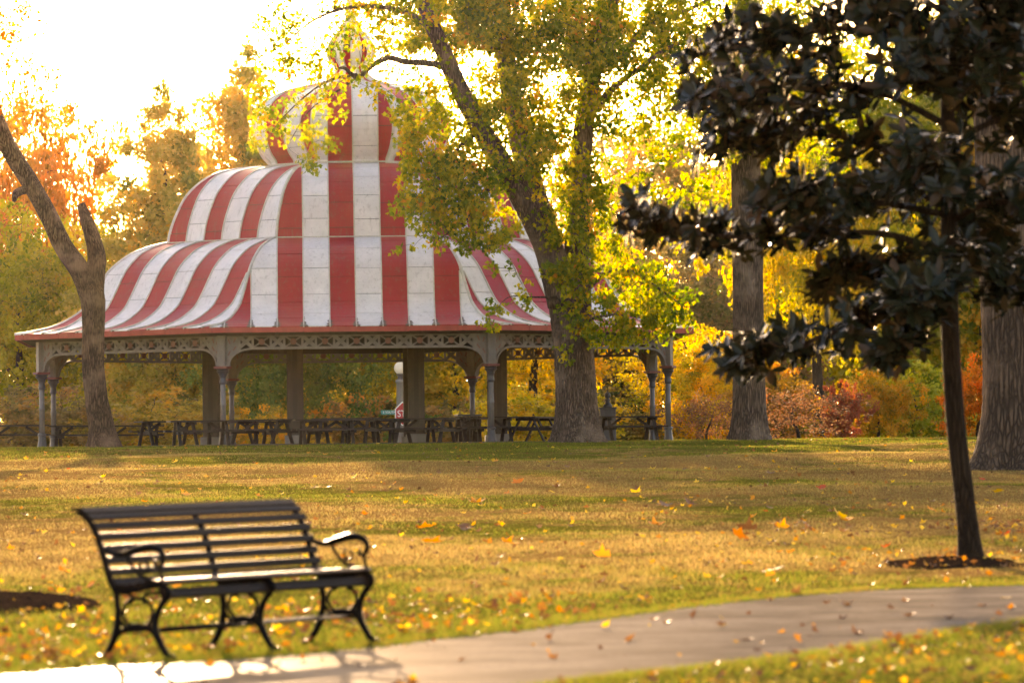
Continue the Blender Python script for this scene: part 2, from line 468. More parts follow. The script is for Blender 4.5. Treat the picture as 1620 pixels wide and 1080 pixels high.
up_px = [(-260, 1072), (0, 1066), (140, 1053), (300, 1046), (450, 1037), (600, 1021), (700, 1008), (800, 998), (900, 985), (1000, 971), (1100, 958), (1200, 947), (1300, 938), (1400, 932), (1500, 928), (1620, 925), (1800, 920), (2100, 915)]
lo_px = [(2100, 930), (1800, 960), (1620, 986), (1487, 1005), (1305, 1035), (1124, 1058), (979, 1074), (860, 1090), (640, 1120), (300, 1165), (-100, 1230), (-300, 1270)]
def densify(P, k):
    return [Vector(q) for q in catmull(P, (len(P) - 1) * k + 1)]
PU = densify([on_lawn(*q) for q in up_px], 6)
PL = densify([on_lawn(*q) for q in lo_px], 6)
rj = random.Random(3)
PU = [q + Vector((rj.uniform(-.02, .02), rj.uniform(-.08, .08), 0)) for q in PU]
PL = [q + Vector((rj.uniform(-.02, .02), rj.uniform(-.08, .08), 0)) for q in PL]
path_poly = [(q.x, q.y) for q in PU + PL]
nU = 70
def resamp(P, n):
    A = np.array([list(q) for q in P]); t = np.linspace(0, len(A) - 1, n); i = np.minimum(t.astype(int), len(A) - 2)
    return A[i] + (A[i + 1] - A[i]) * (t - i)[:, None]
A, B = resamp(PU, nU), resamp(PL[::-1], nU)
mb = MB()
Vv = []
for k in range(nU):
    for s in range(7):
        q = A[k] + (B[k] - A[k]) * s / 6
        Vv.append((q[0], q[1], SLOPE * q[1] + .006))
Fv = [(k * 7 + s, k * 7 + s + 1, (k + 1) * 7 + s + 1, (k + 1) * 7 + s) for k in range(nU - 1) for s in range(6)]
mb.add(Vv, Fv)
# thin sides so the slab has an edge
for L in (A, B):
    mb.add([(q[0], q[1], SLOPE * q[1] + .0058) for q in L] + [(q[0], q[1], SLOPE * q[1] - .08) for q in L], [(k, k + 1, nU + k + 1, nU + k) for k in range(nU - 1)])
po = mb.build('path', M_path)
tag(po, 'curving worn concrete path in the foreground', None, kind='structure')
def in_poly(X, Y, poly):
    inside = np.zeros(len(X), bool)
    n = len(poly)
    for i in range(n):
        x0, y0 = poly[i]; x1, y1 = poly[(i + 1) % n]
        c = ((y0 > Y) != (y1 > Y))
        with np.errstate(divide='ignore', invalid='ignore'):
            inside ^= c & (X < (x1 - x0) * (Y - y0) / (y1 - y0 + 1e-12) + x0)
    return inside

# ------------------------------------------------------------------ pavilion
PAV = thing('pavilion', 'octagonal park pavilion with red and white striped onion-domed roof', 'pavilion', (-4.99, 179.5, FLOOR), math.radians(2.07))
T8 = math.tan(math.pi / 8)
def face_axes(k):
    a = k * math.pi / 4
    return Vector((math.sin(a), -math.cos(a), 0)), Vector((math.cos(a), math.sin(a), 0))
Zv = Vector((0, 0, 1))
def ring_pts(r, z, k):
    nn, tt = face_axes(k)
    return nn * r - tt * r * T8 + Zv * z, nn * r + tt * r * T8 + Zv * z
def profile(pts, n=60):
    C = catmull([(r, 0, z) for r, z in pts], 400)[:, [0, 2]]
    s = np.concatenate([[0], np.cumsum(np.linalg.norm(np.diff(C, axis=0), axis=1))])
    t = np.linspace(0, s[-1], n)
    return np.stack([np.interp(t, s, C[:, 0]), np.interp(t, s, C[:, 1])], 1), t
class Prof:
    def __init__(s, pts):
        s.P, s.t = profile(pts, 160)
        s.L = s.t[-1]
    def at(s, t):
        r, z = np.interp(t, s.t, s.P[:, 0]), np.interp(t, s.t, s.P[:, 1])
        e = .02
        dr = np.interp(t + e, s.t, s.P[:, 0]) - np.interp(t - e, s.t, s.P[:, 0])
        dz = np.interp(t + e, s.t, s.P[:, 1]) - np.interp(t - e, s.t, s.P[:, 1])
        l = math.hypot(dr, dz) + 1e-9
        return float(r), float(z), dz / l, -dr / l    # point and outward normal (in r, z)
TIER1 = Prof([(10.45, 3.47), (9.75, 3.58), (9.27, 3.71), (8.86, 3.90), (8.42, 4.20), (8.13, 4.58), (7.86, 5.0), (7.62, 5.36), (7.32, 5.66), (6.91, 5.95), (6.53, 6.11), (6.12, 6.24), (5.78, 6.31)])
TIER2 = Prof([(5.75, 6.31), (5.66, 6.74), (5.47, 7.24), (5.19, 7.76), (4.81, 8.15), (4.37, 8.44), (3.94, 8.58), (3.27, 8.69), (2.57, 8.74)])
BULB = Prof([(2.55, 8.73), (2.56, 8.92), (2.76, 9.14), (2.95, 9.48), (3.05, 9.86), (3.02, 10.25), (2.82, 10.62), (2.45, 10.93), (2.0, 11.13), (1.55, 11.26), (1.1, 11.36), (.75, 11.48), (.52, 11.66), (.42, 11.88)])
CROWN = Prof([(.42, 11.86), (.50, 12.0), (.66, 12.2), (.71, 12.42), (.64, 12.66), (.46, 12.93), (.26, 13.12), (.15, 13.3), (.10, 13.6), (.07, 14.1)])
def oct_shell(mb, prof, off, n=44, faces=range(8)):
    for k in faces:
        nn, tt = face_axes(k)
        V = []
        for t in np.linspace(0, prof.L, n):
            r, z, nr, nz = prof.at(t)
            r, z = r + nr * off, z + nz * off
            V += [nn * r - tt * r * T8 + Zv * z, nn * r + tt * r * T8 + Zv * z]
        mb.add(V, [(2 * i, 2 * i + 1, 2 * i + 3, 2 * i + 2) for i in range(n - 1)])
def add_panel_geo(V, F, UV, prof, k, u0, u1, t0, t1, gap, thick, rows):
    nn, tt = face_axes(k)
    n0 = len(V)
    rings = []
    for t in np.linspace(t0, t1, rows):
        r, z, nr, nz = prof.at(t)
        lim = r * T8 - gap * .5
        a, b = max(u0 + gap, -lim), min(u1 - gap, lim)
        if b - a < .012: continue
        o = nn * (r + nr * thick) + Zv * (z + nz * thick)
        i_ = nn * (r - nr * .02) + Zv * (z - nz * .02)
        uv = [((a - u0) / (u1 - u0), z - 3.47), ((b - u0) / (u1 - u0), z - 3.47)]
        rings.append(([o + tt * a, o + tt * b, i_ + tt * b, i_ + tt * a], [uv[0], uv[1], uv[1], uv[0]]))
    if len(rings) < 2: return False
    for q, uv in rings: V.extend(q); UV.extend(uv)
    for i in range(len(rings) - 1):
        for j in range(4):
            F.append((n0 + i * 4 + j, n0 + i * 4 + (j + 1) % 4, n0 + (i + 1) * 4 + (j + 1) % 4, n0 + (i + 1) * 4 + j))
    m_ = n0 + (len(rings) - 1) * 4
    F.append((n0 + 3, n0 + 2, n0 + 1, n0)); F.append((m_, m_ + 1, m_ + 2, m_ + 3))
    return True
def uv_mesh(name, V, F, UV, mats, mi=None):
    me = bpy.data.meshes.new(name)
    me.from_pydata([tuple(v) for v in V], [], F)
    for m_ in mats: me.materials.append(m_)
    lay = me.uv_layers.new(name='UVMap')
    idx = np.zeros(len(me.loops), np.int32); me.loops.foreach_get('vertex_index', idx)
    lay.data.foreach_set('uv', np.array(UV, np.float32)[idx].ravel())
    if mi is not None: me.polygons.foreach_set('material_index', mi)
    me.update()
    return me
STRIP = .787
def strips(part, prof, L0, tmax, joints_after=None, nmax=6):
    rear = {0: ([], [], []), 1: ([], [], [])}
    for k in (0, 1, -1, 2, -2, 3, -3, 4):
        for i in range(-nmax, nmax):
            white = (i % 2 == 0)
            cuts = [0.0]
            t = L0 * (.72 if white else .38)
            while t < tmax - .3 * L0:
                cuts.append(t + RND.uniform(-.02, .02)); t += L0
            cuts.append(tmax)
            if k in (0, 1, -1):
                for a, b in zip(cuts[:-1], cuts[1:]):
                    V, F, UV = [], [], []
                    ok = add_panel_geo(V, F, UV, prof, k, i * STRIP, (i + 1) * STRIP, a + .011, b - .011, .014, .016 + RND.uniform(-.004, .006), 6)
                    if ok:
                        me = uv_mesh('roof_panel', V, F, UV, [M_white if white else M_red])
                        link(bpy.data.objects.new('roof_panel', me), part)
            else:
                V, F, UV = rear[0 if white else 1]
                for a, b in zip(cuts[:-1], cuts[1:]):
                    add_panel_geo(V, F, UV, prof, k, i * STRIP, (i + 1) * STRIP, a + .006, b - .006, .012, .016, 5)
    V = rear[0][0] + rear[1][0]; UV = rear[0][2] + rear[1][2]
    n0 = len(rear[0][0]); F = rear[0][1] + [tuple(j + n0 for j in q) for q in rear[1][1]]
    me = uv_mesh('roof_panels', V, F, UV, [M_white, M_red], [0] * len(rear[0][1]) + [1] * len(rear[1][1]))
    o = link(bpy.data.objects.new('rear_roof_panel', me), part)
    o['kind'] = 'stuff'
def seams(part, prof, tmax, nmax=6):
    for k in (0, 1, -1, 2, -2, 3, -3, 4):
        nn, tt = face_axes(k)
        mb_hidden = None
        for i in list(range(-nmax + 1, nmax)) + ['hip']:
            rings = []
            for t in np.linspace(0, tmax, 40):
                r, z, nr, nz = prof.at(t)
                if i == 'hip':
                    o = nn * r + tt * r * T8 + Zv * z
                    nh = (nn + tt * T8).normalized() * nr + Zv * nz
                    sd = (tt - nn * T8).normalized()
                    w, h = .045, .06
                else:
                    if abs(i * STRIP) > r * T8 - .03: continue
                    o = nn * r + tt * i * STRIP + Zv * z
                    nh, sd = nn * nr + Zv * nz, tt
                    w, h = .024, .052
                rings.append([o - sd * w - nh * .02, o + sd * w - nh * .02, o + sd * w * .7 + nh * h, o - sd * w * .7 + nh * h])
            if len(rings) < 3: continue
            mb = MB()
            V = [q for R_ in rings for q in R_]
            F = [(a * 4 + j, a * 4 + (j + 1) % 4, (a + 1) * 4 + (j + 1) % 4, (a + 1) * 4 + j) for a in range(len(rings) - 1) for j in range(4)]
            m_ = (len(rings) - 1) * 4
            mb.add(V, F + [(3, 2, 1, 0), (m_, m_ + 1, m_ + 2, m_ + 3)])
            if k in (0, 1, -1) or i == 'hip': mb.build('roof_seam', M_seam, part)
            else:
                if mb_hidden is None: mb_hidden = MB()
                mb_hidden.add(mb.v, mb.f)
        if mb_hidden: mb_hidden.build('rear_roof_seam', M_seam, part)['kind'] = 'stuff'
def tier(name, prof, L0, tmax=None, nmax=6):
    tmax = tmax or prof.L
    mb = MB()
    oct_shell(mb, prof, 0.0)
    oct_shell(mb, prof, -.06)
    o = mb.build(name, M_deck, PAV)
    strips(o, prof, L0, tmax, nmax=nmax)
    seams(o, prof, tmax, nmax)
    return o
tier('lower_roof', TIER1, .95)
tier('upper_roof', TIER2, .82, nmax=4)
tier('onion_dome', BULB, .95, nmax=2)
cup = tier('roof_finial', CROWN, 1.6, nmax=1)
MB().lathe([(.09, 14.0), (.16, 14.15), (.18, 14.3), (.12, 14.42), (.05, 14.5), (.05, 15.0), (.02, 15.3)], n=12).build('spike', M_iron, cup)

for k in range(8):
    a, b = ring_pts(5.83, 6.335, k)
    MB().bar(a, b, .05, .035).build('flashing', M_seam, PAV)
    a, b = ring_pts(2.63, 8.80, k)
    MB().bar(a, b, .05, .05).build('flashing', M_seam, PAV)
# eave: fascia boards, soffit, gutter line
for k in range(8):
    nn, tt = face_axes(k)
    half = 10.47 * T8
    cuts = [-half] + [i * STRIP for i in range(-5, 6)] + [half]
    fb = MB()
    a0, b0 = ring_pts(10.35, 3.36, k); a1, b1 = ring_pts(10.35, 3.44, k)
    fb.bar((a0 + a1) / 2, (b0 + b1) / 2, .06, .14)
    fo = fb.build('fascia', M_fascia, PAV)
    for j in range(len(cuts) - 1):
        z = RND.uniform(-.006, .006); e = .008
        mb = MB()
        dz = RND.uniform(-.004, .004)
        A_ = nn * (10.43 + z) + Zv * (3.385 + dz)
        mb.bar(A_ + tt * (cuts[j] + e), A_ + tt * (cuts[j + 1] - e), .05, .155)
        mb.build('fascia_board', M_fascia, fo)
    sb = MB()
    p = [ring_pts(10.36, 3.34, k), ring_pts(9.62, 3.22, k)]
    p2 = [ring_pts(10.36, 3.37, k), ring_pts(9.62, 3.27, k)]
    sb.hexa([p[0][0], p[0][1], p[1][1], p[1][0], p2[0][0], p2[0][1], p2[1][1], p2[1][0]])
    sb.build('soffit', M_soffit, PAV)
cb = MB()                                       # flat plank ceiling inside, above the frieze
for k in range(8):
    a, b = ring_pts(9.6, 3.30, k)
    cb.add([a, b, Zv * 4.4], [(0, 2, 1)])
cb.build('ceiling', M_soffit, PAV)
# column ring
R_COL = 4.0 / math.sin(math.pi / 8)             # corner radius of an 8 m sided octagon
for c in range(8):
    a = (c + .5) * math.pi / 4
    out = Vector((math.sin(a), -math.cos(a), 0)); side = Vector((math.cos(a), math.sin(a), 0))
    P = out * R_COL
    col = MB().lathe([(.085, .40), (.085, 1.15), (.095, 1.17), (.095, 1.22), (.082, 1.24), (.078, 1.95)], P, 16).build('column', M_shaft, PAV, True)
    bs = MB().lathe([(.17, -.25), (.17, .02), (.15, .06), (.125, .20), (.115, .36), (.14, .38), (.14, .42), (.10, .45)], P, 8)
    bs.build('column_base', M_iron, col)
    MB().lathe([(.085, 1.78), (.11, 1.84), (.10, 1.90), (.09, 1.98), (.13, 2.10), (.20, 2.18), (.16, 2.20), (.20, 2.25)], P, 12).build('capital', M_iron, col)
    mb = MB(); M3 = Matrix((side, out, Zv)).transposed()
    mb.box(P + Zv * 2.29, (.42, .42, .07), M3); mb.build('cap_plate', M_cap, col, bevel=.01)
    mb = MB(); mb.box(P + Zv * 2.80, (.27, .27, .95), M3); mb.build('corner_post', M_trim, col, bevel=.012)
    # carved brackets in the planes of the two neighbouring sides
    for sgn in (-1, 1):
        k = c if sgn < 0 else c + 1
        nn, tt = face_axes(k)
        d = tt * (-1 if k == c else 1)            # from the corner along the side (face c ends at corner c)
        edge = [(.10, 2.335)] + [(.19 + .70 * (1 - math.cos(q)), 2.335 + .495 * math.sin(q)) for q in np.linspace(0, math.pi / 2, 10)]
        # solid web with slots: outer web between the curve and the rail, split round two slots
        top = 3.26
        web = MB()
        web.prism(edge[:8] + [(edge[7][0], top), (.10, top)], P, d, Zv, nn, .07)
        br = web.build('bracket', M_trim, PAV)
        rim = MB()
        for (x0, z0), (x1, z1) in zip(edge[:-1], edge[1:]):
            rim.bar(P + d * x0 + Zv * (z0 + .02), P + d * x1 + Zv * (z1 + .02), .17, .055, nn.cross(d))
        rim.build('bracket_rim', M_trim, br)
        sl = MB()
        for (sx, sz, an) in ((.20, 2.72, 1.15), (.36, 2.86, .95), (.20, 3.06, 1.9), (.36, 3.10, 1.2)):
            dr = d * math.cos(an) + Zv * math.sin(an)
            o = P + d * sx + Zv * sz + nn * .0
            sl.bar(o - dr * .075, o + dr * .075, .085, .04, nn.cross(dr))
        sl.build('bracket_slot', M_disc, br)
# frieze between the columns: rails, posts, crosses and discs
for k in range(8):
    nn, tt = face_axes(k)
    rC = R_COL * math.cos(math.pi / 8)
    O = nn * rC
    half = 4.0 - .12
    mb = MB()
    mb.bar(O - tt * half + Zv * 3.235, O + tt * half + Zv * 3.235, .10, .07)
    fr = mb.build('frieze', M_trim, PAV)
    MB().bar(O - tt * (half - .72) + Zv * 2.86, O + tt * (half - .72) + Zv * 2.86, .16, .075).build('frieze_rail', M_trim, fr)
    nb = 15
    w = 2 * (half - .34) / nb
    for j in range(nb):
        x0 = -(half - .34) + j * w
        xc = x0 + w / 2
        b = MB()
        up = nn
        z0, z1 = 2.90, 3.20
        if j % 2 == 0:                            # board with four slots: broad cross and frame
            for s in (-1, 1):
                b.bar(O + tt * (xc + s * (w / 2 - .035)) + Zv * z0, O + tt * (xc + s * (w / 2 - .035)) + Zv * z1, .07, .05, nn)
                b.bar(O + tt * (xc - s * (w / 2 - .06)) + Zv * z0, O + tt * (xc + s * (w / 2 - .06)) + Zv * z1, .11, .045, nn)
            b.bar(O + tt * xc + Zv * (z0 + .12), O + tt * xc + Zv * (z1 - .12), .17, .042, nn)
            b.build('cross_panel', M_trim, fr)
        else:
            for s in (-1, 1):
                b.bar(O + tt * (xc - s * w / 2) + Zv * z0, O + tt * (xc + s * w / 2) + Zv * z1, .045, .035, nn)
            lp = b.build('lattice_panel', M_trim, fr)
            MB().prism([(.095 * math.cos(q * math.pi / 6), .095 * math.sin(q * math.pi / 6)) for q in range(12)], O + tt * xc + Zv * 3.05, tt, Zv, nn, .06).build('disc', M_disc, fr)
# inner ring of piers carrying the upper roof
R_IN = 4.5 / math.cos(math.pi / 8)
for c in range(8):
    a = (c + .5) * math.pi / 4
    out = Vector((math.sin(a), -math.cos(a), 0)); side = Vector((math.cos(a), math.sin(a), 0))
    rot = Matrix.Rotation(math.radians(0 if c % 2 else 0), 3, 'Z')
    P = out * R_IN
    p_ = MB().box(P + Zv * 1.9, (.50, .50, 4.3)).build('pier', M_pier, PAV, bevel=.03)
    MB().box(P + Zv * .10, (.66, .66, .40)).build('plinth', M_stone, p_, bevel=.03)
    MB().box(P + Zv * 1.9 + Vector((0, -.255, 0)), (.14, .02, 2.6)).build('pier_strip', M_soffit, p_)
b = MB()
for k in range(8):
    a, c_ = ring_pts(4.5, 3.15, k)
    b.bar(a, c_, .22, .30)
b.build('ring_beam', M_soffit, PAV)
fl = MB()
ang = [(k + .5) * math.pi / 4 for k in range(8)]
fl.prism([(10.9 * math.sin(a), -10.9 * math.cos(a)) for a in ang], (0, 0, -.18), Vector((1, 0, 0)), Vector((0, 1, 0)), Zv, .37)
fl.build('floor_slab', painted('floor_slab', (.13, .11, .09), .9), PAV)

# ------------------------------------------------------------------ picnic tables
def make_table():
    t = thing('picnic_table', 'x', 'picnic table')
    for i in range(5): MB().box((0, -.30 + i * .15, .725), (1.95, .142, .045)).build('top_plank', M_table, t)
    for s in (-1, 1):
        for j in range(2): MB().box((0, s * (.60 + j * .15), .435), (1.95, .142, .045)).build('seat_plank', M_table, t)
    for ex in (-.72, .72):
        for s in (-1, 1):
            MB().bar((ex, s * .58, -.05), (ex, s * .20, .70), .05, .10, Vector((1, 0, 0))).build('leg', M_table, t)
        MB().box((ex + .052, 0, .385), (.045, 1.52, .10)).build('seat_beam', M_table, t)
        MB().box((ex + .052, 0, .665), (.045, .72, .08)).build('top_beam', M_table, t)
        MB().bar((ex * .96, 0, .40), (ex * .35, 0, .69), .05, .08).build('brace', M_table, t)
    return t
TG = 'picnic tables under the pavilion'
tables = [(318, 168.3, 14, 'dark wooden picnic table before the front left column of the pavilion'),
          (415, 171.2, -32, 'picnic table set askew just right of the front left column'),
          (517, 168.4, 9, 'picnic table at the middle of the pavilion front, left of the stop sign'),
          (583, 172.6, -6, 'picnic table behind, directly below the green street name sign'),
          (672, 168.6, -24, 'picnic table in front of the stop sign and its broad pier'),
          (718, 174.0, 12, 'picnic table beside the brown litter bin'),
          (460, 176.5, 20, 'picnic table deep inside between the two left inner piers'),
          (846, 172.0, 70, 'picnic table end-on just left of the thick maple trunk'),
          (995, 171.5, 18, 'picnic table just right of the thick maple trunk'),
          (266, 172.5, 26, 'picnic table left of the front left column, half behind its neighbour'),
          (368, 175.5, 5, 'picnic table deep inside just right of the left inner pier'),
          (548, 169.8, -14, 'picnic table in the front row below the middle of the roof'),
          (632, 176.5, 8, 'picnic table inside at the foot of the broad pier by the stop sign'),
          (765, 171.0, 16, 'picnic table touching the front right column from the left'),
          (28, 178.0, 8, 'picnic table at the left edge, left of the outer left column'),
          (128, 181.5, -4, 'picnic table just left of the leaning forked trunk'),
          (212, 183.0, 4, 'picnic table just right of the leaning forked trunk')]
proto = None
for px, Y, yaw, lab in tables:
    o = make_table() if proto is None else copy_tree(proto)
    proto = proto or o
    q = at(px, 690, Y)
    dx, dy = q.x + 4.99, Y - 179.5
    o.location = (q.x, Y, (FLOOR + .005) if math.hypot(dx, dy) < 10.2 else g1(q.x, Y))
    o.rotation_euler = (0, 0, math.radians(yaw))
    tag(o, lab, 'picnic table', TG)

# litter bin
q = at(741, 690, 176.5)
t = thing('litter_bin', 'square brown slatted litter bin among the picnic tables', 'litter bin', (q.x, q.y, FLOOR + .005), .15)
MB().box((0, 0, .42), (.62, .62, .80)).build('bin_body', M_iron, t)
for s, ax in ((-1, 0), (1, 0), (-1, 1), (1, 1)):
    for i in range(6):
        o_ = -.30 + i * .12
        c_ = (o_, s * .325, .43) if ax == 0 else (s * .325, o_, .43)
        MB().box(c_, (.10, .03, .80) if ax == 0 else (.03, .10, .80)).build('bin_slat', M_table, t)
MB().box((0, 0, .87), (.76, .76, .06)).build('lid', M_iron, t, bevel=.015)
# black cabinet with turned finial
q = at(962, 690, 180.5)
t = thing('pedestal_box', 'black square pedestal box topped by a ball finial right of the maple trunk', 'pedestal', (q.x, q.y, FLOOR))
MB().box((0, 0, .55), (.50, .50, 1.05)).build('box_body', M_iron, t, bevel=.02)
MB().box((0, 0, 1.10), (.56, .56, .06)).build('box_lid', M_iron, t, bevel=.01)
MB().lathe([(.14, 1.13), (.14, 1.2), (.09, 1.24), (.07, 1.32), (.10, 1.36), (.05, 1.40), (.05, 1.42), (.09, 1.46), (.10, 1.51), (.08, 1.57), (.03, 1.61), (.01, 1.66)], n=14).build('finial', M_iron, t, True)

# ------------------------------------------------------------------ street lamps, stop sign, street sign
m, nt, p_ = mat('lamp_globe')
p_.inputs['Base Color'].default_value = (.85, .82, .74, 1); p_.inputs['Roughness'].default_value = .3
tl = nt.nodes.new('ShaderNodeBsdfTranslucent'); tl.inputs[0].default_value = (.9, .86, .76, 1)
mx = nt.nodes.new('ShaderNodeMixShader'); mx.inputs[0].default_value = .5
nt.links.new(p_.outputs[0], mx.inputs[1]); nt.links.new(tl.outputs[0], mx.inputs[2]); nt.links.new(mx.outputs[0], nt.nodes['Material Output'].inputs['Surface'])
M_globe = m
def street_lamp(px, gy, Y, label, gr=.235):
    c = at(px, gy, Y)                             # globe centre
    z0 = g1(c.x, c.y)
    h = c.z - z0
    t = thing('street_lamp', label, 'street lamp', (c.x, c.y, z0), 0, 'globe street lamps behind the pavilion')
    MB().lathe([(.30, -.2), (.30, .25), (.22, .35), (.19, .6), (.15, h - gr - .35), (.19, h - gr - .32), (.19, h - gr - .24), (.14, h - gr - .2)], n=14).build('post', M_stone, t, True)
    MB().lathe([(.10, h - gr - .21), (.10, h - gr - .08), (.15, h - gr - .05), (.15, h - gr + .02)], n=14).build('globe_holder', M_iron, t)
    MB().lathe([(gr * math.sin(a), h - gr * math.cos(a) * 1.02) for a in np.linspace(.35, math.pi - .02, 14)], n=20).build('globe', M_globe, t, True)
    MB().lathe([(.05, h + gr - .01), (.03, h + gr + .06), (.005, h + gr + .12)], n=8).build('globe_tip', M_iron, t)
street_lamp(633, 582, 222, 'stone street lamp with white globe beside the stop sign', .24)
street_lamp(388, 657, 262, 'small glowing globe street lamp far behind the left columns', .22)
M_sred = painted('sign_red', (.45, .02, .02), .4, .1); M_swhite = painted('sign_white', (.80, .80, .78), .4, .1); M_sgreen = painted('sign_green', (.02, .22, .16), .4, .1)
def text_mesh(name, body, size, M, mat_, parent):
    cu = bpy.data.curves.new(name, 'FONT')
    cu.body, cu.size, cu.align_x, cu.align_y, cu.extrude = body, size, 'CENTER', 'CENTER', .002
    tmp = bpy.data.objects.new(name, cu)
    me = bpy.data.meshes.new_from_object(tmp)
    bpy.data.objects.remove(tmp)
    me.materials.clear(); me.materials.append(mat_)
    o = link(bpy.data.objects.new(name, me), parent)
    o.matrix_local = M
    return o
sc_ = at(643.5, 654, 220)
z0 = g1(sc_.x, 220)
t = thing('stop_sign', 'red octagonal stop sign half hidden by a pavilion pier', 'stop sign', (sc_.x, 220, z0), 0)
hs = sc_.z - z0
X_, Y_ = Vector((1, 0, 0)), Vector((0, 1, 0))
octp = lambda r: [(r / math.cos(math.pi / 8) * math.sin((j + .5) * math.pi / 4), r / math.cos(math.pi / 8) * math.cos((j + .5) * math.pi / 4)) for j in range(8)]
MB().bar((0, .05, -.2), (0, .05, hs + .55), .06, .05, Y_).build('sign_post', M_stone, t)
pl = MB().prism(octp(.455), (0, 0, hs), X_, Zv, Y_, .012).build('sign_plate', M_swhite, t)
MB().prism(octp(.415), (0, -.008, hs), X_, Zv, Y_, .008).build('red_field', M_sred, pl)
text_mesh('lettering', 'STOP', .36, Matrix.Translation((0, -.016, hs - .01)) @ Matrix.Rotation(math.pi / 2, 4, 'X') @ Matrix.Scale(.85, 4, (1, 0, 0)), M_swhite, pl)
sn = at(616, 652, 221)
z0 = g1(sn.x, 221)
t = thing('street_name_sign', 'small green street name sign left of the stop sign', 'street sign', (sn.x + .25, 221, z0), 0)
hs = sn.z - z0
MB().lathe([(.03, -.2), (.03, hs + .15)], n=8).build('sign_post', M_stone, t)
pl = MB().box((-.25, -.04, hs), (.66, .015, .18)).build('sign_plate', M_sgreen, t)
text_mesh('lettering', 'S SOUTH', .125, Matrix.Translation((-.25, -.052, hs)) @ Matrix.Rotation(math.pi / 2, 4, 'X'), M_swhite, pl)

# ------------------------------------------------------------------ trees
class Skeleton:
    def __init__(s): s.p, s.r = [], []
    def add_path(s, pts, rad, m):
        C = catmull(pts, m); R = np.interp(np.linspace(0, len(pts) - 1, m), np.arange(len(pts)), rad)
        s.p += C.tolist(); s.r += R.tolist()
    def attach(s, mb, targets, rg, rmax=.05, sag=.1, n=5, order_from=None, min_r=.008):
        T_ = np.array(targets)
        P = np.array(s.p)
        d0 = np.array([np.min(np.sum((P - q) ** 2, axis=1)) for q in T_])
        for j in np.argsort(d0):
            q = T_[j]
            P = np.array(s.p)
            dd = np.sum((P - q) ** 2, axis=1) + 3.0 * np.maximum(0, P[:, 2] - q[2]) ** 2
            i = int(np.argmin(dd))
            a = P[i]
            L = np.linalg.norm(q - a)
            if L < .05: continue
            r0 = min(s.r[i] * .62, rmax, .010 + .016 * L)
            r0 = max(r0, min_r)
            mid = (a + q) / 2 + rg.normal(size=3) * .12 * L + np.array([0, 0, sag * L])
            V, F = tube_np([a, mid, q], [r0, r0 * .7, min_r * .6], n, 5)
            mb.add(V.tolist(), F)
            C = catmull([a, mid, q], 5)[1:]
            s.p += C.tolist(); s.r += np.linspace(r0 * .85, min_r, 4).tolist()
def clump_leaves(centers, radius, count, rg, flat=.75):
    P, S = [], []
    for c, r, n in zip(centers, radius, count):
        q = rg.normal(size=(n, 3)); q /= np.linalg.norm(q, axis=1)[:, None]
        q *= (rg.uniform(0, 1, n) ** .45)[:, None] * r
        q[:, 2] *= flat
        P.append(np.array(c) + q)
    return np.concatenate(P)

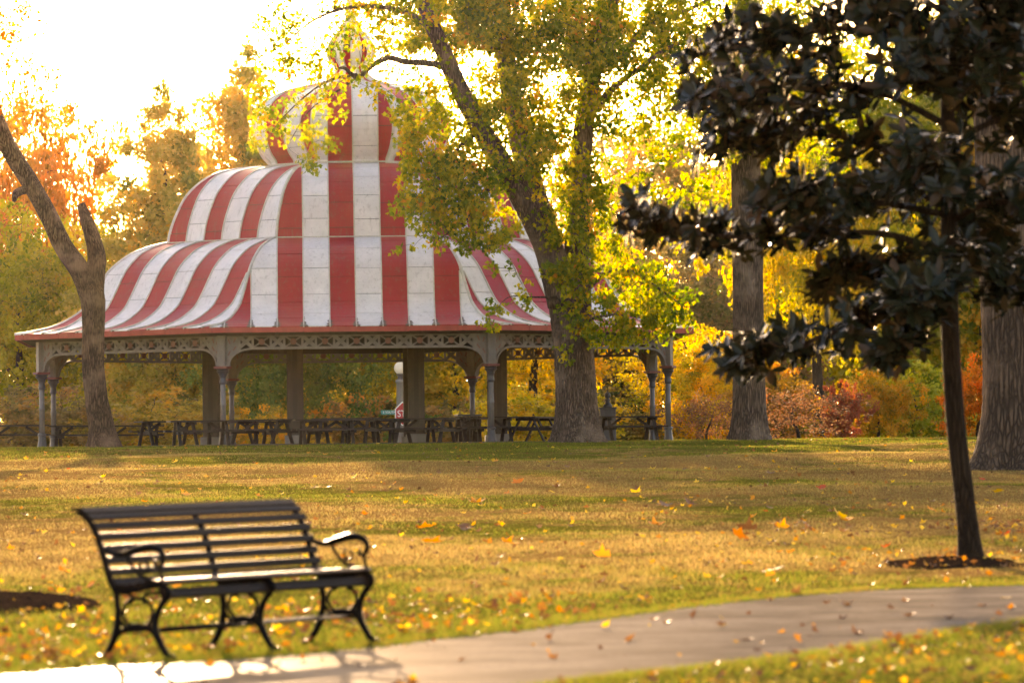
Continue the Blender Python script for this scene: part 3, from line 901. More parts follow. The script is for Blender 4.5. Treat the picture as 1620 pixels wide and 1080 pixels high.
# --- the tall maple before the pavilion
Ym = 165.0
MAP = thing('maple_tree', 'thick-trunked maple with yellow-green leaves in front of the striped pavilion', 'tree', (at(915, 700, Ym).x, Ym, g1(at(915, 700, Ym).x, Ym)))
inv = Vector(MAP.location)
sk = Skeleton()
def limb_pts(pp): return [at(a, b, Ym + d) - inv for a, b, d in pp]
tr = MB()
base = limb_pts([(916, 712, 0), (911, 640, 0), (908, 560, 0), (903, 480, 0), (897, 430, 0)])
tr.tube(base, [.66, .58, .56, .60, .54], 60, 90, .05, .42, 3)
limbs = [
    (limb_pts([(893, 480, -.1), (868, 395, -.3), (838, 335, -.5), (800, 270, -.6), (758, 200, -.7), (722, 130, -.9), (688, 50, -1.0), (655, -20, -1.0), (610, -120, -.8), (560, -260, -.5)]), [.50, .42, .36, .32, .29, .26, .22, .19, .15, .08]),
    (limb_pts([(880, 440, .3), (862, 370, .4), (843, 300, .5), (824, 230, .6), (808, 150, .7), (797, 60, .9), (790, -40, 1.0), (770, -200, 1.1), (770, -400, 1.0), (800, -600, .8)]), [.44, .38, .34, .31, .29, .27, .24, .20, .14, .05]),
    (limb_pts([(912, 490, .2), (912, 400, .3), (915, 320, .4), (920, 240, .5), (930, 160, .6), (945, 80, .6), (966, 0, .6), (990, -120, .7), (1010, -300, .6)]), [.42, .36, .33, .31, .29, .27, .25, .19, .08]),
    (limb_pts([(724, 130, -.9), (700, 106, -1.1), (672, 100, -1.3), (640, 98, -1.5), (615, 92, -1.7), (590, 103, -1.8), (565, 122, -2.0), (545, 108, -2.1), (530, 110, -2.2)]), [.12, .10, .095, .09, .085, .08, .07, .05, .02]),
    (limb_pts([(565, 118, -2.0), (520, 128, -2.3), (480, 155, -2.5), (440, 195, -2.6), (425, 220, -2.6)]), [.05, .035, .025, .018, .01]),
    (limb_pts([(600, 97, -1.8), (540, 140, -2.2), (490, 175, -2.4), (455, 230, -2.5)]), [.05, .03, .02, .01]),
    (limb_pts([(940, 100, .6), (985, 85, .4), (1010, 55, .2), (1040, 30, 0), (1090, 15, 0), (1140, -10, 0)]), [.14, .12, .10, .09, .07, .04]),
    (limb_pts([(926, 190, .5), (970, 140, -.4), (1010, 110, -.8), (1060, 75, -1.0), (1120, 60, -1.0)]), [.12, .10, .08, .06, .03]),
    (limb_pts([(800, 90, .8), (740, 40, 1.6), (680, 0, 2.2), (600, -20, 2.4), (520, 0, 2.4)]), [.14, .11, .09, .06, .03]),
    (limb_pts([(918, 470, -.3), (960, 430, -.9), (1000, 430, -1.3), (1040, 455, -1.5), (1075, 480, -1.6)]), [.09, .06, .05, .035, .02]),
    (limb_pts([(905, 520, -.4), (950, 500, -1.0), (1000, 500, -1.3), (1050, 515, -1.4)]), [.06, .045, .03, .015]),
    (limb_pts([(760, 205, -.7), (720, 240, -1.4), (690, 290, -1.9), (665, 340, -2.1)]), [.08, .055, .035, .015]),
    (limb_pts([(800, 270, -.6), (765, 310, -1.4), (735, 350, -1.8), (700, 375, -2.0)]), [.07, .05, .03, .015]),
    (limb_pts([(880, 470, -.6), (840, 470, -1.3), (805, 470, -1.6), (780, 495, -1.7)]), [.035, .025, .015, .008]),
    (limb_pts([(690, 50, -1.0), (640, 20, -1.8), (570, 10, -2.2), (500, 30, -2.6), (440, 80, -2.7)]), [.11, .08, .06, .035, .015]),
    (limb_pts([(655, -20, -1.0), (560, -90, -1.8), (470, -60, -2.4), (420, 0, -2.6)]), [.12, .08, .05, .02]),
]
for i, (pp, rr) in enumerate(limbs):
    n = 26 if rr[0] > .3 else (10 if rr[0] > .07 else 6)
    tr.tube(pp, rr, n, len(pp) * 5, .03 if rr[0] > .3 else .0, 0, 20 + i)
    sk.add_path(pp, rr, len(pp) * 3)
tr.build('trunk', M_bark, MAP, True)
# px, py, rx, ry, depth offset, depth spread, clumps, leaves per clump, clump radius
blobs = [
    (470, 150, 80, 65, -2.4, .9, 42, 20, .40), (430, 205, 35, 45, -2.5, .6, 16, 16, .38), (490, 225, 35, 40, -2.4, .6, 14, 18, .36), (500, 70, 75, 50, -2.2, 1.0, 26, 20, .40),
    (440, 20, 45, 50, -2.4, 1.0, 14, 16, .42), (560, 60, 60, 45, -1.8, 1.2, 16, 16, .40), (590, 130, 55, 30, -2.0, .8, 14, 12, .34), (570, 5, 70, 30, -1.5, 1.6, 22, 18, .45),
    (640, 30, 60, 50, -1.3, 1.6, 48, 26, .45), (640, 60, 50, 40, 1.5, 1.2, 16, 24, .45), (665, 165, 40, 60, -1.4, 1.0, 30, 28, .42), (690, 230, 55, 60, -1.6, 1.0, 42, 34, .45), (670, 300, 45, 55, -1.9, .9, 36, 34, .42),
    (735, 300, 60, 65, -1.6, 1.0, 54, 38, .45), (760, 355, 55, 40, -1.6, .9, 36, 34, .42), (700, 370, 40, 22, -1.9, .5, 12, 18, .32), (735, 240, 60, 60, .5, 1.0, 24, 28, .45),
    (800, 200, 75, 95, -1.2, 1.2, 80, 30, .45), (760, 120, 65, 70, -.3, 1.6, 48, 28, .48), (850, 140, 65, 100, 0, 1.5, 90, 30, .46), (870, 250, 45, 70, -.6, 1.0, 36, 26, .42),
    (720, 30, 75, 60, .5, 2.0, 95, 32, .5), (830, 30, 95, 60, .2, 2.0, 130, 34, .5), (920, 40, 75, 65, .2, 1.8, 105, 32, .5), (1010, 50, 85, 65, -.2, 1.8, 100, 30, .5), (1080, 40, 70, 60, -.2, 1.6, 60, 28, .48),
    (930, 130, 45, 60, -.4, 1.3, 36, 28, .42), (1000, 160, 65, 65, -.5, 1.5, 56, 22, .45), (1060, 170, 55, 75, -.4, 1.5, 44, 20, .45), (985, 270, 45, 60, 0, 1.3, 20, 16, .4),
    (925, 300, 35, 75, -.9, .5, 44, 30, .36), (905, 400, 45, 60, -.95, .35, 44, 26, .36), (925, 480, 40, 50, -.95, .35, 26, 22, .32), (880, 350, 30, 40, -.9, .3, 12, 18, .3), (955, 380, 30, 45, -.6, .6, 16, 22, .36),
    (1000, 460, 55, 50, -1.3, .9, 38, 26, .42), (1050, 480, 40, 32, -1.5, .6, 26, 30, .38), (970, 520, 40, 30, -1.2, .5, 22, 24, .34), (1030, 525, 45, 18, -1.5, .5, 16, 20, .32), (1085, 505, 22, 14, -1.6, .3, 5, 12, .26),
    (790, 490, 24, 30, -1.7, .3, 8, 12, .26), (770, 515, 20, 12, -1.7, .2, 4, 10, .22), (830, 465, 25, 20, -1.4, .3, 6, 12, .26), (900, 555, 20, 20, -.8, .15, 5, 10, .22), (640, 395, 16, 16, -2.0, .3, 4, 8, .2), (800, 430, 30, 25, -1.5, .4, 6, 10, .26),
    (640, -120, 190, 90, -.4, 2.6, 90, 34, .7), (850, -130, 170, 90, .2, 3.0, 90, 34, .7), (1030, -110, 110, 80, .2, 2.6, 50, 34, .7), (760, -300, 200, 90, .2, 3.0, 90, 36, .8), (960, -300, 130, 90, .3, 2.6, 50, 36, .8), (800, -480, 210, 110, .3, 3.2, 90, 36, .9), (980, -480, 150, 110, .3, 3.0, 60, 36, .9), (860, -640, 200, 90, .3, 3.0, 60, 36, .9)]
cc, cr, cn = [], [], []
rg = np.random.default_rng(5)
for px, py, rx, ry, d0, dd, nc, nl, r in blobs:
    for _ in range(nc):
        a, q = rg.uniform(0, 6.283), math.sqrt(rg.uniform(0, 1))
        cc.append(at(px + rx * q * math.cos(a), py + ry * q * math.sin(a), Ym + d0 + rg.uniform(-dd, dd)) - inv)
        cr.append(r * rg.uniform(.7, 1.2)); cn.append(max(5, int(nl * rg.uniform(.6, 1.3))))
tw = MB()
sk.attach(tw, cc, rg, .05, .05, 4)
tw.build('branches', M_twig, MAP, True)
P = clump_leaves(cc, cr, cn, rg)
fr_ = frames(len(P), np.array([0, -.2, -.9]), .75, rg)
V, T = scatter_leaves(MAPLE, P, rg.uniform(.11, .175, len(P)), fr_)
crnd = np.repeat(np.clip(np.array([rg.normal(.45, .2) for _ in cc]), 0, 1), cn)
hx = (P[:, 0] - P[:, 0].mean()) / 12
lv = np.clip(crnd + rg.normal(0, .16, len(P)) - .10 * hx, 0, 1)
me = tri_mesh('crown', V, T, M_maple, np.repeat(lv, len(MAPLE[0])))
co = link(bpy.data.objects.new('crown', me), MAP); co['kind'] = 'stuff'

# --- the leaning forked trunk on the left
Yl = 167.0
q = at(163, 706, Yl)
LFT = thing('forked_tree', 'leaning bare trunk forking into a limb and a broken stub at left', 'tree', (q.x, Yl, g1(q.x, Yl)))
inv = Vector(LFT.location)
def lp(pp): return [at(a, b, Yl + d) - inv for a, b, d in pp]
tb = MB()
tb.tube(lp([(165, 716, 0), (161, 680, 0), (153, 630, 0), (148, 575, 0), (148, 520, 0), (147, 475, 0), (140, 445, 0)]), [.48, .37, .34, .32, .33, .36, .33], 44, 70, .055, .30, 8)
l1 = lp([(148, 480, 0), (128, 432, 0), (100, 390, -.1), (76, 340, -.2), (48, 290, -.3), (14, 235, -.4), (-8, 185, -.5), (-20, 120, -.5), (-25, 40, -.4), (-40, -80, -.3), (-60, -220, 0)])
tb.tube(l1, [.34, .31, .28, .27, .26, .26, .26, .22, .19, .13, .05], 26, 60, .035, 0, 9)
tb.build('trunk', M_barkL, LFT, True)
l2 = lp([(149, 480, .05), (152, 440, .08), (153, 405, .1), (146, 375, .12), (136, 345, .14), (128, 322, .16)])
MB().tube(l2, [.28, .27, .27, .23, .18, .12], 24, 34, .05, 0, 12).build('broken_limb', M_barkL, LFT, True)
kb = lp([(42, 300, -.4), (27, 305, -.8), (22, 318, -.95)])
MB().tube(kb, [.13, .12, .06], 12, 10, .08, 0, 13).build('knot_stub', M_barkL, LFT, True)
sk = Skeleton(); sk.add_path(l1[6:], [.2, .18, .15, .1, .05], 20)
rg = np.random.default_rng(15)
cc = []
for px, py, rx, ry, n_ in ((30, 130, 60, 40, 12), (10, 30, 60, 50, 16), (-60, 60, 80, 110, 40), (-80, -100, 120, 100, 60), (60, 190, 70, 30, 8)):
    for _ in range(n_):
        a, q_ = rg.uniform(0, 6.283), math.sqrt(rg.uniform(0, 1))
        cc.append(at(px + rx * q_ * math.cos(a), py + ry * q_ * math.sin(a), Yl + rg.uniform(-2, 2)) - inv)
tw = MB(); sk.attach(tw, cc, rg, .05, .05, 4); tw.build('branches', M_twig, LFT, True)
P = clump_leaves(cc, [.5] * len(cc), [16] * len(cc), rg)
V, T = scatter_leaves(MAPLE, P, rg.uniform(.11, .17, len(P)), frames(len(P), np.array([0, 0, -.8]), .8, rg))
me = tri_mesh('crown', V, T, M_orange, np.repeat(rg.uniform(0, 1, len(P)), len(MAPLE[0])))
co = link(bpy.data.objects.new('crown', me), LFT); co['kind'] = 'stuff'

# --- generic trees: prototypes with trunk, branches, crown; copies get their own tint
def make_proto(name, h, trunk_r, crown, nclump, nleaf, lsize, seed, shape='round', low=.25, clr=None, trunk_n=12):
    rg = np.random.default_rng(seed)
    t = thing(name, 'x', 'tree')
    mb = MB()
    ht = h * (.80 if shape == 'tall' else .62)
    pts = [(0, 0, -.6), (rg.normal() * .1, rg.normal() * .1, ht * .3), (rg.normal() * .25, rg.normal() * .25, ht * .65), (rg.normal() * .3, rg.normal() * .3, ht)]
    mb.tube(pts, [trunk_r, trunk_r * .8, trunk_r * .55, trunk_r * .12], trunk_n, 24, .03, .5, seed)
    sk = Skeleton(); sk.add_path(pts[1:], [trunk_r * .8, trunk_r * .5, trunk_r * .15], 16)
    cc = []
    while len(cc) < nclump:
        q = rg.normal(size=3); q /= np.linalg.norm(q); q *= rg.uniform(.05, 1) ** .5
        z = (q[2] + 1) / 2
        w = {'round': 1.0, 'tall': (1 - .75 * z) * 1.35 if z > .25 else 1.0, 'shrub': 1.0, 'spread': 1.0}[shape]
        lump = 1 + .22 * math.sin(3 * math.atan2(q[1], q[0]) + 5 * z + seed) + .12 * math.sin(7 * math.atan2(q[1], q[0]) - 9 * z)
        cc.append(np.array([q[0] * crown * w * lump, q[1] * crown * w * lump, h * (low + (1 - low) * z)]))
    r = clr or crown * .13
    sk.attach(mb, cc, rg, trunk_r * .35, .02, 4, min_r=.012)
    mb.build('trunk', M_barkB, t, True)
    cr = [r * rg.uniform(.6, 1.3) for _ in cc]; cn = [max(6, int(nleaf * rg.uniform(.5, 1.4))) for _ in cc]
    P = clump_leaves(cc, cr, cn, rg, .8)
    V, T = scatter_leaves(RHOMB, P, rg.uniform(.7, 1.25, len(P)) * lsize, frames(len(P), np.array([0, 0, -.5]), .9, rg))
    lv = np.clip(np.repeat(rg.normal(.5, .22, len(cc)), cn) + rg.normal(0, .12, len(P)), 0, 1)
    me = tri_mesh('crown', V, T, M_far, np.repeat(lv, 4))
    c = link(bpy.data.objects.new('crown', me), t); c['kind'] = 'stuff'
    return t
PROT = dict(
    round=make_proto('broadleaf_tree', 14, .42, 5.2, 420, 72, .235, 31, 'round', .16),
    tall=make_proto('tall_tree', 17, .45, 4.2, 460, 76, .235, 32, 'tall', .10),
    spread=make_proto('spreading_tree', 12, .40, 6.2, 340, 56, .235, 33, 'spread', .30),
    shrub=make_proto('shrub', 4.2, .10, 2.3, 200, 52, .15, 34, 'shrub', .04),
    twiggy=make_proto('twiggy_shrub', 3.4, .10, 2.9, 230, 14, .13, 35, 'shrub', .03, .35))
NAME = {'round': 'broadleaf_tree', 'tall': 'tall_tree', 'spread': 'spreading_tree', 'shrub': 'shrub', 'twiggy': 'twiggy_shrub'}
used = set()
def plant(kind, px, top, Y, tint, label, sxy=1.0, rot=0, hz=None):
    H0 = {'round': 14.3, 'tall': 17.3, 'spread': 12.4, 'shrub': 4.4, 'twiggy': 3.5}[kind]
    q = at(px, top, Y)
    z0 = g1(q.x, Y)
    s = (q.z - z0) / H0
    o = PROT[kind] if kind not in used else copy_tree(PROT[kind])
    used.add(kind)
    o.location = (q.x, Y, z0 - .05)
    o.scale = (s * sxy, s * sxy, s)
    o.rotation_euler = (0, 0, rot)
    tag(o, label, 'shrub' if kind in ('shrub', 'twiggy') else 'tree', 'autumn shrubs beyond the crest' if kind in ('shrub', 'twiggy') else 'autumn trees beyond the pavilion')
    for c in o.children:
        if c.name.startswith('crown'): c.color = (*tint, 1)
    return o
GOLD, OLIVE, BRONZE, YEL, ORG, GRN, BRN, RED = (.62, .36, .05), (.30, .27, .05), (.60, .42, .11), (.72, .48, .05), (.72, .24, .05), (.15, .19, .04), (.30, .17, .09), (.50, .09, .07)
# left and behind
plant('tall', 262, 128, 240, BRONZE, 'tall bronze tree just left of the striped dome', 1.0, .3)
plant('tall', 392, 66, 252, (.60, .42, .10), 'tallest bronze-gold tree close behind the dome on its left', 1.0, 2.1)
plant('spread', 45, 105, 264, (.66, .27, .06), 'orange-leaved tree above the leaning forked trunk', .52, 1.0)
plant('round', 20, 300, 250, (.52, .45, .03), 'yellow-green tree at the left edge behind the picnic tables', .95, .5)
plant('round', -130, 300, 256, GOLD, 'golden tree cut by the left edge of the view', 1.0, 3.5)
plant('round', 175, 345, 248, (.46, .38, .04), 'olive tree seen behind the leaning forked trunk', .9, 4.2)
plant('round', 150, 470, 262, BRN, 'brown tree far behind the left end of the pavilion', 1.5, 2.0)
plant('round', 330, 420, 236, (.45, .33, .06), 'gold-green tree seen under the roof by the left inner pier', 1.1, 5.2)
plant('spread', 470, 430, 226, GRN, 'dark green tree seen under the roof left of centre', .9, .2)
plant('round', 590, 380, 246, (.36, .30, .05), 'olive-gold tree behind the globe street lamp', 1.0, 1.4)
plant('round', 720, 400, 240, (.50, .38, .05), 'yellow-olive tree behind the rear right column', 1.0, 2.6)
plant('spread', 845, 330, 224, YEL, 'bright yellow tree seen under the roof left of the maple trunk', .85, 3.0)
plant('round', 985, 330, 262, (.34, .25, .11), 'brownish tree behind the right end of the pavilion', 1.1, 3.9)
plant('round', 1105, 505, 214, (.88, .58, .05), 'low golden tree beside the right end column', 1.25, .8)
# right
plant('round', 1180, 360, 268, (.36, .24, .13), 'brown-grey tree behind the straight slim trunk', 1.15, 1.7)
plant('spread', 1290, 190, 214, (.60, .45, .05), 'bright yellow tree behind the magnolia', .66, 2.4)
plant('round', 1400, 20, 250, (.40, .38, .06), 'tall green-gold tree behind the magnolia crown', 1.0, 4.4)
plant('round', 1560, -30, 240, (.36, .34, .05), 'green-yellow tree behind the pale right-hand trunk', 1.0, 5.5)
plant('tall', 1230, 40, 290, (.46, .40, .07), 'far pale yellow-green tree between the slim trunk and the magnolia', .8, .9)
plant('spread', 1060, 150, 300, (.55, .36, .16), 'thin far tree showing white sky right of the maple', .9, 4.9)
plant('round', 1740, 100, 235, GOLD, 'golden tree cut by the right edge of the view', 1.0, 1.1)
plant('round', 500, 380, 300, (.50, .36, .06), 'far gold tree between the left and middle inner piers', 1.2, .7)
plant('round', 650, 400, 305, (.46, .34, .05), 'far gold-olive tree behind the stop sign', 1.2, 2.9)
plant('round', 800, 380, 298, (.60, .44, .05), 'far yellow tree behind the right inner pier', 1.2, 5.0)
plant('round', 905, 400, 306, (.52, .40, .06), 'far yellow tree hidden behind the maple trunk', 1.2, 1.9)
plant('round', 1340, 300, 300, (.58, .42, .06), 'far gold tree low behind the magnolia', 1.3, 3.6)
plant('round', 1490, 260, 304, (.42, .40, .06), 'far green-gold tree behind the magnolia stem', 1.3, .2)
plant('shrub', 850, 590, 212, (.68, .47, .05), 'yellow shrub left of the maple trunk foot', 1.5, 1.0)
plant('shrub', 1420, 600, 222, (.60, .36, .07), 'tawny-gold shrub low behind the magnolia stem', 2.0, 2.0)
plant('shrub', 1510, 610, 226, (.50, .36, .06), 'gold shrub just right of the magnolia stem', 1.8, 5.8)
# shrubs along the crest
plant('shrub', 590, 612, 234, (.38, .24, .09), 'rusty brown shrub left of the street lamp', 1.5, .4)
plant('shrub', 540, 606, 240, (.66, .36, .10), 'orange-pink shrub below the roof centre', 1.3, 1.4)
plant('shrub', 690, 632, 226, (.13, .20, .05), 'rounded green shrub right of the stop sign', 1.1, 2.2)
plant('shrub', 745, 615, 220, (.33, .22, .08), 'brown-gold shrub behind the litter bin', 1.4, 3.0)
plant('shrub', 270, 600, 214, (.46, .30, .07), 'rusty shrub behind the left tables', 1.6, .1)
plant('shrub', 430, 628, 216, (.62, .38, .06), 'yellow shrub behind the left inner piers', 1.2, 5.1)
plant('shrub', 60, 590, 214, (.30, .20, .08), 'dark brown shrub at the far left under the trees', 1.6, 2.8)
plant('shrub', 990, 600, 216, (.26, .21, .07), 'olive-brown shrub behind the black pedestal', 1.6, 4.0)
plant('twiggy', 1120, 612, 190, (.24, .12, .07), 'nearly bare burgundy shrub right of the end column', 1.0, .6)
plant('twiggy', 1262, 600, 188, (.24, .12, .07), 'wide nearly bare red-brown shrub right of the slim trunk', 1.25, 2.0)
plant('shrub', 1335, 590, 196, (.42, .13, .08), 'pink-red shrub under the magnolia tip', .7, 3.3)
plant('shrub', 1385, 560, 200, (.62, .34, .05), 'orange-gold shrub left of the magnolia stem', .9, 1.2)
plant('shrub', 1445, 545, 206, (.48, .44, .06), 'yellow-olive shrub just left of the magnolia stem', 1.1, 4.6)
plant('shrub', 1548, 545, 198, (.80, .26, .03), 'bright orange shrub between magnolia stem and pale trunk', .85, 5.3)
plant('shrub', 1222, 560, 205, (.50, .27, .06), 'tawny shrub half hidden by the slim trunk', 1.0, 2.5)

for i, (px, lab, tint) in enumerate(((15, 'far low hedge bush at the left edge below the trees', (.34, .26, .06)), (150, 'far low bush behind the forked trunk foot', (.40, .28, .06)), (225, 'far low gold bush right of the forked trunk foot', (.52, .36, .06)), (640, 'far low bush behind the stop sign post', (.30, .27, .06)), (800, 'far low gold bush behind the front right column', (.55, .40, .05)), (930, 'far low bush behind the maple foot', (.48, .36, .06)),
                                      (1160, 'far low gold bush left of the slim trunk foot', (.58, .40, .05)), (1310, 'far low tawny bush right of the slim trunk foot', (.46, .30, .08)), (1400, 'far low bush left of the magnolia stem', (.44, .33, .07)), (1480, 'far low bush close by the magnolia stem', (.38, .34, .06)), (1570, 'far low bush behind the pale trunk foot', (.50, .34, .06)))):
    plant('shrub', px, 622 + 9 * (i % 3), 262 + 5 * (i % 4), tint, lab, 2.3, i * 1.3)
# --- straight slim trunk right of the pavilion, and the pale thick trunk at the right edge
def big_trunk(name, label, pp, rr, Y, m_, seed, flare, mapleblobs, lm, n=40, ridge=.03):
    b0 = at(pp[0][0], pp[0][1], Y)
    t = thing(name, label, 'tree', (b0.x, Y, g1(b0.x, Y)))
    inv = Vector(t.location)
    pts = [at(a, b, Y) - inv for a, b in pp]
    mb = MB().tube(pts, rr, n, len(pp) * 12, ridge, flare, seed)
    rg = np.random.default_rng(seed)
    sk = Skeleton(); h = len(pts) // 2; sk.add_path(pts[h:], rr[h:], 30)
    cc, cr, cn = [], [], []
    for px, py, rx, ry, dd, nc, nl, r, *off in mapleblobs:
        for _ in range(nc):
            a, q_ = rg.uniform(0, 6.283), math.sqrt(rg.uniform(0, 1))
            cc.append(at(px + rx * q_ * math.cos(a), py + ry * q_ * math.sin(a), Y + (off[0] if off else 0) + rg.uniform(-dd, dd)) - inv)
            cr.append(r * rg.uniform(.7, 1.2)); cn.append(max(4, int(nl * rg.uniform(.6, 1.3))))
    sk.attach(mb, cc, rg, .14, .03, 5, min_r=.01); mb.build('trunk', m_, t, True)
    P = clump_leaves(cc, cr, cn, rg)
    V, T = scatter_leaves(MAPLE, P, rg.uniform(.12, .18, len(P)), frames(len(P), np.array([0, 0, -.8]), .8, rg))
    lv = np.clip(np.repeat(rg.normal(.38, .2, len(cc)), cn) + rg.normal(0, .14, len(P)), 0, 1)
    me = tri_mesh('crown', V, T, lm, np.repeat(lv, len(MAPLE[0])))
    c = link(bpy.data.objects.new('crown', me), t); c['kind'] = 'stuff'
    return t
big_trunk('straight_tree', 'straight grey-brown trunk with yellow-green leaves right of the pavilion', [(1186, 704), (1185, 640), (1184, 520), (1183, 380), (1180, 260), (1176, 120), (1172, -40), (1168, -420)],
          [.56, .48, .45, .44, .42, .36, .28, .08], 166.5, M_bark, 41, .25,
          [(1150, 130, 90, 80, 2.4, 110, 28, .5), (1100, 250, 60, 60, 1.8, 26, 18, .42), (1130, 330, 50, 30, 1.5, 12, 14, .36), (1230, 100, 110, 90, 2.4, 120, 30, .5), (1190, 215, 70, 45, 1.9, 50, 26, .4), (1178, 120, 55, 120, .5, 140, 28, .4, -1.3), (1290, 220, 80, 70, 2, 30, 24, .45), (1180, -80, 200, 100, 3, 100, 34, .8), (1180, -260, 180, 90, 3, 70, 36, .8), (1180, -420, 190, 110, 3, 70, 36, .9), (1060, 330, 40, 60, 1.4, 12, 12, .36)], M_maple)
big_trunk('pale_tree', 'thick pale trunk with flared foot at the right edge of the lawn', [(1615, 752), (1612, 720), (1608, 640), (1604, 560), (1598, 440), (1590, 300), (1580, 130), (1568, -30), (1555, -230), (1540, -500)],
          [.86, .70, .62, .58, .56, .54, .50, .46, .36, .10], 104.0, M_barkR, 42, .55,
          [(1560, -260, 330, 110, 2.4, 110, 34, .55), (1560, -480, 300, 110, 2.4, 90, 34, .55), (1700, 60, 90, 120, 1.6, 30, 24, .4)], M_maple, 56, .035)

# --- magnolia in the middle distance
Yg = 49.9
q = at(1537, 890, Yg)
MAG = thing('magnolia_tree', 'young dark glossy magnolia with slender stem at right foreground', 'tree', (q.x, Yg, SLOPE * Yg))
inv = Vector(MAG.location)
def mp(pp): return [at(a, b, Yg + d) - inv for a, b, d in pp]
st = mp([(1537, 895, 0), (1532, 840, 0), (1524, 770, 0), (1513, 680, 0), (1506, 580, 0), (1502, 480, 0), (1501, 360, 0), (1500, 220, 0), (1496, 80, 0), (1490, -60, 0), (1488, -220, 0)])
tb = MB(); tb.tube(st, [.105, .092, .088, .086, .082, .080, .075, .068, .055, .04, .02], 18, 60, .02, .25, 51)
sk = Skeleton(); sk.add_path(st[4:], [.082, .080, .075, .068, .055, .04, .02], 40)
boughs = [
    ([(1500, 90, 0), (1400, 50, -.2), (1290, 50, -.3), (1190, 70, -.4), (1105, 85, -.4)], 45), ([(1500, 200, 0), (1400, 150, -.5), (1290, 130, -.7), (1180, 150, -.8), (1085, 160, -.8)], 42),
    ([(1500, 300, 0), (1410, 240, .2), (1310, 215, .3), (1210, 215, .3), (1130, 235, .3)], 40), ([(1501, 400, 0), (1400, 370, -.3), (1290, 370, -.5), (1180, 375, -.6), (1070, 365, -.7), (985, 345, -.7)], 26),
    ([(1502, 470, 0), (1420, 490, -.3), (1330, 520, -.5), (1240, 555, -.7), (1160, 580, -.8)], 34), ([(1502, 450, 0), (1420, 420, .5), (1340, 430, .8), (1290, 470, 1.0)], 34),
    ([(1494, 20, 0), (1390, -40, .1), (1270, -60, .2), (1160, -50, .2)], 45), ([(1490, -60, 0), (1400, -130, 0), (1290, -160, 0)], 50), ([(1488, -150, 0), (1500, -260, 0)], 60),
    ([(1500, 120, 0), (1580, 70, -.3), (1660, 60, -.4), (1740, 80, -.5)], 48), ([(1500, 230, 0), (1580, 190, .3), (1670, 190, .4), (1770, 220, .5)], 48), ([(1501, 350, 0), (1570, 320, -.4), (1650, 330, -.6), (1740, 360, -.7)], 44),
    ([(1502, 450, 0), (1560, 430, -.4), (1620, 450, -.6), (1700, 490, -.8)], 38), ([(1494, 0, 0), (1590, -70, 0), (1700, -90, 0)], 50), ([(1501, 300, 0), (1480, 270, -.7), (1450, 260, -1.3)], 48),
    ([(1501, 420, 0), (1490, 430, -.7), (1470, 460, -1.2), (1450, 480, -1.4)], 42), ([(1500, 150, 0), (1470, 110, -.7), (1440, 90, -1.3)], 48), ([(1501, 330, 0), (1440, 300, .8), (1400, 290, 1.3)], 46), ([(1500, 180, 0), (1530, 130, .8), (1560, 110, 1.3)], 46), ([(1501, 380, 0), (1540, 380, .7), (1580, 400, 1.2)], 40),
    ([(1494, 40, 0), (1540, -10, -.5), (1600, -30, -.7)], 52), ([(1495, 60, 0), (1430, 15, -.8), (1370, 0, -1.1)], 52), ([(1499, 120, 0), (1560, 70, -.8), (1610, 60, -1.1)], 50),
    ([(1501, 340, 0), (1390, 320, -.9), (1290, 310, -1.2), (1200, 320, -1.3)], 34), ([(1502, 470, 0), (1440, 530, -.9), (1400, 570, -1.1)], 24)]
rg = np.random.default_rng(52)
tips = []
for i, (pp, w) in enumerate(boughs):
    C = mp(pp)
    rr = np.linspace(.034, .010, len(C)).tolist()
    tb.tube(C, rr, 7, len(C) * 4)
    sk.add_path(C, rr, len(C) * 4)
    n = int(11.5 * len(pp) + w * .35)
    D = catmull([(a, b, d) for a, b, d in pp], 80)
    for _ in range(n):
        u = rg.uniform(.22, 1.0) ** .8
        c = D[int(u * 79)]
        k = w * (1.15 - .45 * u)
        tips.append(at(c[0] + rg.normal() * k * .75, c[1] + rg.normal() * k * .62 - 6, Yg + c[2] + rg.normal() * k / 180 * .9) - inv)
    tips.append(C[-1])
sk.attach(tb, tips, rg, .016, .05, 5, min_r=.006)
tb.build('trunk', M_barkM, MAG, True)
P, FX, FY, FZ, SZ = [], [], [], [], []
for c in tips:
    c = np.array(c)
    axis = np.array([c[0], c[1], 0]) * .35 + np.array([0, 0, .55]) + rg.normal(size=3) * .3
    axis /= np.linalg.norm(axis)
    n = rg.integers(7, 12)
    a0 = rg.uniform(0, 6.28)
    ref = np.cross(axis, [0, 0, 1.0]) if abs(axis[2]) < .95 else np.array([1.0, 0, 0])
    ref /= np.linalg.norm(ref); r2 = np.cross(axis, ref)
    for j in range(n):
        a = a0 + j * 2.4
        rad = ref * math.cos(a) + r2 * math.sin(a)
        d = rad * rg.uniform(.6, 1.1) + axis * rg.uniform(.05, .8) + np.array([0, 0, -.25]) + rg.normal(size=3) * .18
        d /= np.linalg.norm(d)
        x = np.cross(d, axis); x /= np.linalg.norm(x) + 1e-9
        P.append(c - axis * .05 * j / n); FX.append(x); FY.append(d); FZ.append(np.cross(x, d)); SZ.append(rg.uniform(.13, .215))
P, FX, FY, FZ, SZ = map(np.array, (P, FX, FY, FZ, SZ))
W = P + np.array(inv)
upx = 810 + F_PX * W[:, 0] / W[:, 1]
upy = 766 - F_PX * (W[:, 2] - EYE) / W[:, 1]
vis = np.where((upx > 960) & (upx < 1640) & (upy > -20) & (upy < 660))[0]
face = SZ[vis] * np.abs(FZ[vis][:, 1]) - .12 * W[vis][:, 1]      # nearest, most face-on leaves first
big = vis[np.argsort(-face)[:300]]
rest = np.setdiff1d(np.arange(len(P)), big)
lm = []
